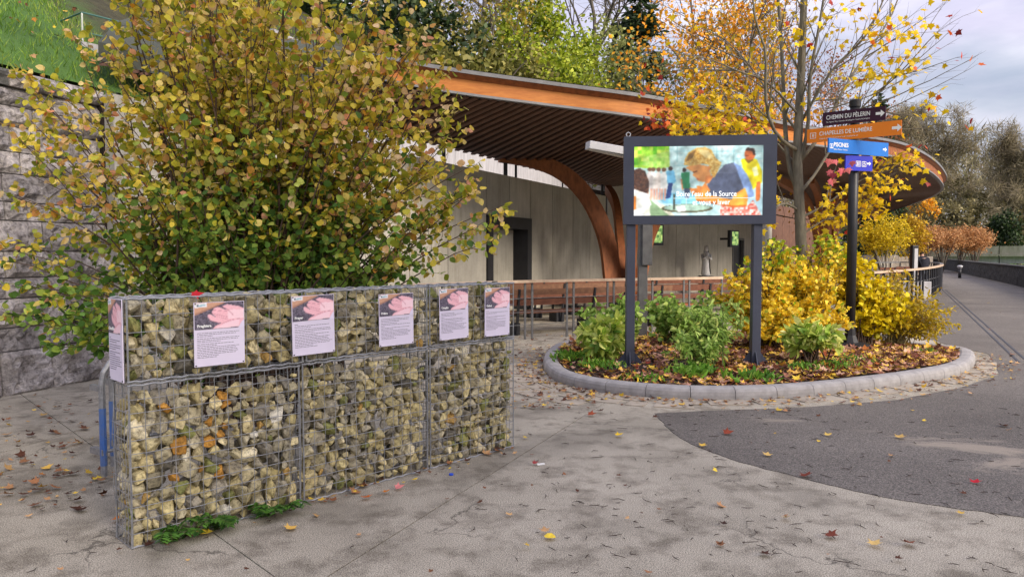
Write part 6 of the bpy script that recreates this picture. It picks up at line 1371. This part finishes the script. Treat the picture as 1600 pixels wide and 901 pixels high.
for k, (px, py, y, rx, rz, cols, lb) in enumerate(((1385, 330, 80, 5, 3.0, FBK, 'olive undergrowth shrub behind the yellow round tree'), (1450, 340, 84, 6, 3.4, FBK, 'olive thicket behind the orange hedge trees'), (1566, 362, 80, 1.3, 2.4, DKG, 'dark evergreen shrub above the bridge parapet'), (1620, 345, 84, 5, 3.6, FBK, 'brown green thicket at the frame edge behind the bridge'), (1510, 335, 92, 6, 4.2, FBK, 'tall olive thicket in the middle of the far bank'), (1430, 325, 78, 2.2, 1.0, ORG, 'small orange leaved tree in front of the olive thicket'))):
    c = D(px, py, y); blob('thicket', lb, (c.x, c.y, -.06), [(tuple(c), (rx, 3, rz)), ((c.x - 1, c.y, c.z * .5), (rx * 1.1, 2.5, rz))], 5200 if k != 5 else 900, (.22, .42), cols, 480 + k, 'shrub', 'thickets on the far bank', st=14)
HG = pal([(0, (130, 88, 54)), (.5, (180, 130, 84)), (1, (206, 166, 116))])
for k, (px, y, pt, lb) in enumerate(((1448, 60, 357, 'first of the round rust orange trees lined up behind the path'), (1474, 61, 358, 'middle rust orange tree of the row behind the path'), (1502, 62, 358, 'rust orange tree next to the end of the row'), (1524, 62, 358, 'reddest tree at the end of the rust orange row'))):
    c = D(px, pt + 16, y); blob('rust_orange_tree', lb, (c.x, y, -.05), [(tuple(c), (1.5, 1.2, .95))], 3400, (.10, .2), HG, 500 + k, 'tree', 'row of rust orange trees behind the path', st=12)
c = D(1382, 366, 44); blob('yellow_tree', 'round yellow tree with white stems beyond the curved railing', (c.x, 44, -.05), [(tuple(c), (1.5, 1.4, 1.15)), ((c.x - .7, 44, c.z - .2), (1.1, 1.1, .9))], 4200, (.10, .18), pal([(0, (120, 108, 10)), (.5, (204, 176, 20)), (1, (226, 200, 50))]), 510, 'tree', st=4)
mb = MB()
for dx in (-.3, -.12, .05, .3): mb.tube([(c.x + dx * .3, 43.9, 0), (c.x + dx, 43.7, .9), (c.x + dx * 2.4, 43.8, 2.0)], [.05, .045, .03], 5)
mb.build('white_stem', PALEB, bpy.data.objects['yellow_tree'])
c = D(1425, 370, 50); blob('yellow_tree', 'ochre yellow tree beside the round yellow tree', (c.x, 50, -.05), [(tuple(c), (1.0, 1.1, 1.3))], 2200, (.11, .2), pal([(0, (120, 88, 14)), (.5, (190, 150, 30)), (1, (206, 176, 60))]), 511, 'tree', st=8)
# far wooded mass closing the valley
rw_ = np.random.default_rng(9); n = 60000; px = rw_.uniform(-20, 170, n); yy = rw_.uniform(118, 160, n); hh = 19 + 6 * np.array([mnoise.noise(Vector((a * .06, b * .06, 0))) for a, b in zip(px, yy)]); P = np.stack([px, yy, rw_.random(n) ** .8 * hh], 1)
tag(link('far_wood', leaf_mesh('far_wood', T_TWIG2, P, rw_.normal(0, 1, (n, 3)) + [0, 0, 1.3], rw_.normal(0, 1, (n, 3)), rw_.uniform(1.0, 2.6, n), palette(rw_.random(n), [(0, (84, 78, 62)), (.5, (128, 120, 92)), (.8, (150, 142, 104)), (1, (150, 134, 122))], rw_), LEAF)), 'far grey brown wood closing the valley behind the single trees', 'wood', kind='stuff')

# ------------------------------------------------------------------ fallen leaves
_cv = T_MAPLE[0].copy(); _cv[:, 2] = .55 * _cv[:, 0] ** 2 + .35 * np.maximum(0, _cv[:, 1] - .45) ** 1.5 + .03; T_CURL = (_cv, T_MAPLE[1])
rl_ = np.random.default_rng(31)
LIT = [(0, (56, 32, 24)), (.25, (112, 66, 46)), (.42, (160, 108, 90)), (.58, (204, 164, 142)), (.72, (214, 170, 84)), (.88, (236, 200, 66)), (1, (150, 46, 40))]
LIT2 = [(0, (60, 34, 26)), (.3, (104, 62, 40)), (.5, (150, 104, 70)), (.7, (190, 150, 104)), (.85, (206, 166, 70)), (.95, (220, 190, 60)), (1, (140, 44, 40))]
X, Y = rl_.uniform(kcen.x - 4, kcen.x + 4, 36000), rl_.uniform(kcen.y - 4, kcen.y + 4, 36000); m_ = pip(X, Y, bpoly); X, Y = X[m_], Y[m_]
dens = np.array([mnoise.noise(Vector((a * 1.3, b * 1.3, 0))) for a, b in zip(X, Y)]) + .35 + .18 * (X - kcen.x) / 3; k_ = rl_.random(len(X)) < np.clip(dens + .4, .35, 1.0); X, Y = X[k_][:16000], Y[k_][:16000]; n = len(X)
P = np.stack([X, Y, np.array([bed_z(a, b) for a, b in zip(X, Y)]) + rl_.uniform(.0, .035, n)], 1)
tag(link('leaf_litter', leaf_mesh('leaf_litter', T_CURL, P, np.stack([rl_.normal(0, 1, n), rl_.normal(0, 1, n), rl_.normal(0, .25, n)], 1), rl_.normal(0, .3, (n, 3)) + [0, 0, 1], rl_.uniform(.04, .105, n), palette(rl_.random(n), LIT, rl_), LITTER)), 'brown red and yellow leaf litter covering the planting bed', 'leaf litter', kind='stuff')
# scattered on the paving: thick near the kerb, thin elsewhere
pts = []
for i in range(0, KN * 6):
    p = kl[i]; f = 5 if p.x > 3.0 else 6
    if p.y > 12.5: f = 2
    for j in range(f): pts.append(np.array(p) - np.array(kin(i)) * abs(rl_.normal(.02, .30)))
for k in range(260):
    q_ = G(rl_.uniform(0, 1600), 470 + 430 * rl_.random() ** 1.8); pts.append(np.array(q_))
for k in range(150): pts.append(np.array(G(rl_.uniform(0, 190), rl_.uniform(625, 800))) )
for k in range(360): pts.append(np.array(G(rl_.uniform(800, 930), rl_.uniform(520, 640))))
for k in range(60): pts.append(np.array(gp(rl_.uniform(0, GL), 0, abs(rl_.normal(0, .09)))))
def blocked(p):
    v = Vector(p) - GA; s, o = v.dot(GW), v.dot(GN); return (-.1 < s < GL + .05 and -TH - .05 < o < .0) or pip(np.array([p[0]]), np.array([p[1]]), bpoly)[0] or p[0] < (-6 + (p[1] - 8.6) * .33)
pts = [p for p in pts if not blocked(p) and p[1] > 2]; P = np.array(pts); n = len(P); P[:, 2] = .013 + rl_.uniform(0, .008, n)
big = rl_.random(n) < .25
tag(link('fallen_leaves', leaf_mesh('fallen_leaves', T_CURL, P, np.stack([rl_.normal(0, 1, n), rl_.normal(0, 1, n), rl_.normal(0, .08, n)], 1), rl_.normal(0, .22, (n, 3)) + [0, 0, 1], np.where(big, rl_.uniform(.05, .085, n), rl_.uniform(.02, .05, n)), palette(rl_.random(n) ** 1.15, LIT2, rl_), LITTER)), 'dry brown and yellow leaves scattered over the paving', 'leaf litter', kind='stuff')
# leaves blown onto the grass slope
n = 420; P = np.array([hill_pt(a, b, .05) for a, b in zip(rl_.uniform(-3, 9, n), rl_.uniform(-.1, 8, n))])
tag(link('slope_leaves', leaf_mesh('slope_leaves', T_CURL, P, rl_.normal(0, 1, (n, 3)), rl_.normal(0, .4, (n, 3)) + [.4, -.3, 1], rl_.uniform(.04, .09, n), palette(rl_.random(n), LIT2, rl_), LITTER)), 'dry leaves blown onto the grass slope', 'leaf litter', kind='stuff')
# dark twigs, stalks and crumbs on the ground
mb = MB()
for k in range(260):
    q_ = G(rl_.uniform(780, 1600), 640 + 260 * rl_.random() ** 1.1) if rl_.random() < .8 else G(rl_.uniform(0, 1600), rl_.uniform(600, 890)); L_ = rl_.uniform(.02, .10); a = rl_.uniform(0, 6.28); b = a + rl_.normal(0, .7); p0 = Vector((q_.x, q_.y, .011))
    if blocked(q_): continue
    p1 = p0 + Vector((math.cos(a), math.sin(a), .04)) * L_ * .5; p2 = p1 + Vector((math.cos(b), math.sin(b), -.02)) * L_ * .5; mb.tube([p0, p1, p2], [.0018, .003, .0015], 3, False)
    if rl_.random() < .4: mb.tube([p1, p1 + Vector((math.cos(b + 1.2), math.sin(b + 1.2), .05)) * L_ * .35], [.002, .001], 3, False)
tag(mb.build('twig_litter', mat('dark_twig', (.05, .032, .026), (.03, .02, .016), .9, 20, 60, .2)), 'small dark twigs and leaf stalks strewn over the ground', 'twigs', kind='stuff')
FALL = [(850, 841, .085, (226, 196, 62), 'pale yellow fallen leaf alone on the concrete, nearest the camera'), (1522, 758, .085, (188, 24, 44), 'crimson fallen leaf lying alone on the dark asphalt'), (617, 766, .085, (214, 130, 128), 'pink star shaped leaf at the foot of the gabion wall'), (645, 752, .06, (236, 200, 40), 'bright yellow leaf next to the pink leaf by the gabion'), (570, 779, .085, (190, 98, 30), 'orange brown curled leaf at the gabion foot beyond the ferns'), (600, 773, .06, (200, 120, 40), 'small orange leaf beside the curled leaf at the gabion'),
        (962, 683, .09, (228, 190, 40), 'bright yellow leaf in the damp patch before the kerb'), (918, 650, .13, (150, 70, 40), 'large brown leaf on the slab joint before the kerb'), (1130, 679, .16, (140, 62, 40), 'wide rust brown leaf cluster on the asphalt below the kerb'), (1256, 748, .11, (120, 50, 32), 'dark brown curled maple leaf on the concrete asphalt edge'), (1198, 715, .085, (208, 172, 100), 'beige maple leaf on the asphalt near the concrete edge'), (1096, 700, .08, (216, 176, 70), 'yellow beige leaf on the asphalt edge nearest the kerb'), (1362, 856, .09, (214, 180, 110), 'pale beige leaf near the bottom of the concrete'), (1404, 687, .11, (196, 160, 90), 'flat tan leaf in the middle of the asphalt'), (1290, 838, .10, (116, 56, 40), 'reddish brown leaf with long stalk on the concrete'), (1410, 850, .10, (120, 64, 40), 'brown crumpled leaf beside the pale beige leaf'), (832, 727, .06, (150, 60, 60), 'small dark red leaf near the far gabion corner'), (176, 815, .07, (206, 120, 40), 'orange leaf at the gabion near corner'), (110, 695, .09, (190, 120, 40), 'orange brown leaf on the paving beside the barrier feet'), (60, 765, .08, (196, 150, 50), 'tan leaf on the damp paving left of the gabion'), (1290, 683, .085, (214, 180, 90), 'light tan leaf on asphalt below the kerb')]
for k, (px, py, sz, cl, lb) in enumerate(FALL):
    r = np.random.default_rng(600 + k); me = leaf_mesh('fallen_leaf', T_CURL if k not in (0,) else T_OVATE, np.array([[0, 0, 0.]]), np.array([[1, r.normal(0, 1), .1]]), np.array([[r.normal(0, .2), r.normal(0, .2), 1]]), np.array([min(sz * .85, .10)]), np.array([lin(cl)]), LITTER); o = link('fallen_leaf', me); q_ = G(px, py); o.location = (q_.x, q_.y, .018); tag(o, lb, 'leaf', 'single fallen leaves on the ground')
q_ = G(705, 742); tag(MB().lathe((q_.x, q_.y, .0), [(.016, .002), (.017, .012), (.014, .014)], 14).build('bottle_cap', mat('blue_plastic', (.02, .08, .55), (.02, .07, .5), .4, 9, 60, 0)), 'blue plastic bottle cap on the ground by the gabion', 'bottle cap')
q_ = G(845, 727); tag(MB().box((q_.x, q_.y, .012), (.06, .016, .01), Matrix.Rotation(.3, 3, 'Z')).build('paper_scrap', WHITE), 'small white paper scrap by the slab joint', 'litter')
tt_ = gp(.37, ZT + .006, -.03); tag(link('red_leaf', leaf_mesh('red_leaf', T_MAPLE, np.array([list(tt_)]), np.array([[1, .4, .2]]), np.array([[.3, -.6, 1]]), np.array([.075]), np.array([lin((206, 30, 44))]), LEAF)), 'red leaf caught on the gabion top above the Preghiera poster', 'leaf')
print('TRIS', sum(len(o.data.loop_triangles) or len(o.data.polygons) for o in bpy.data.objects if o.type == 'MESH'), 'objs', len(bpy.data.objects), 'bushleaves', NBUSH)
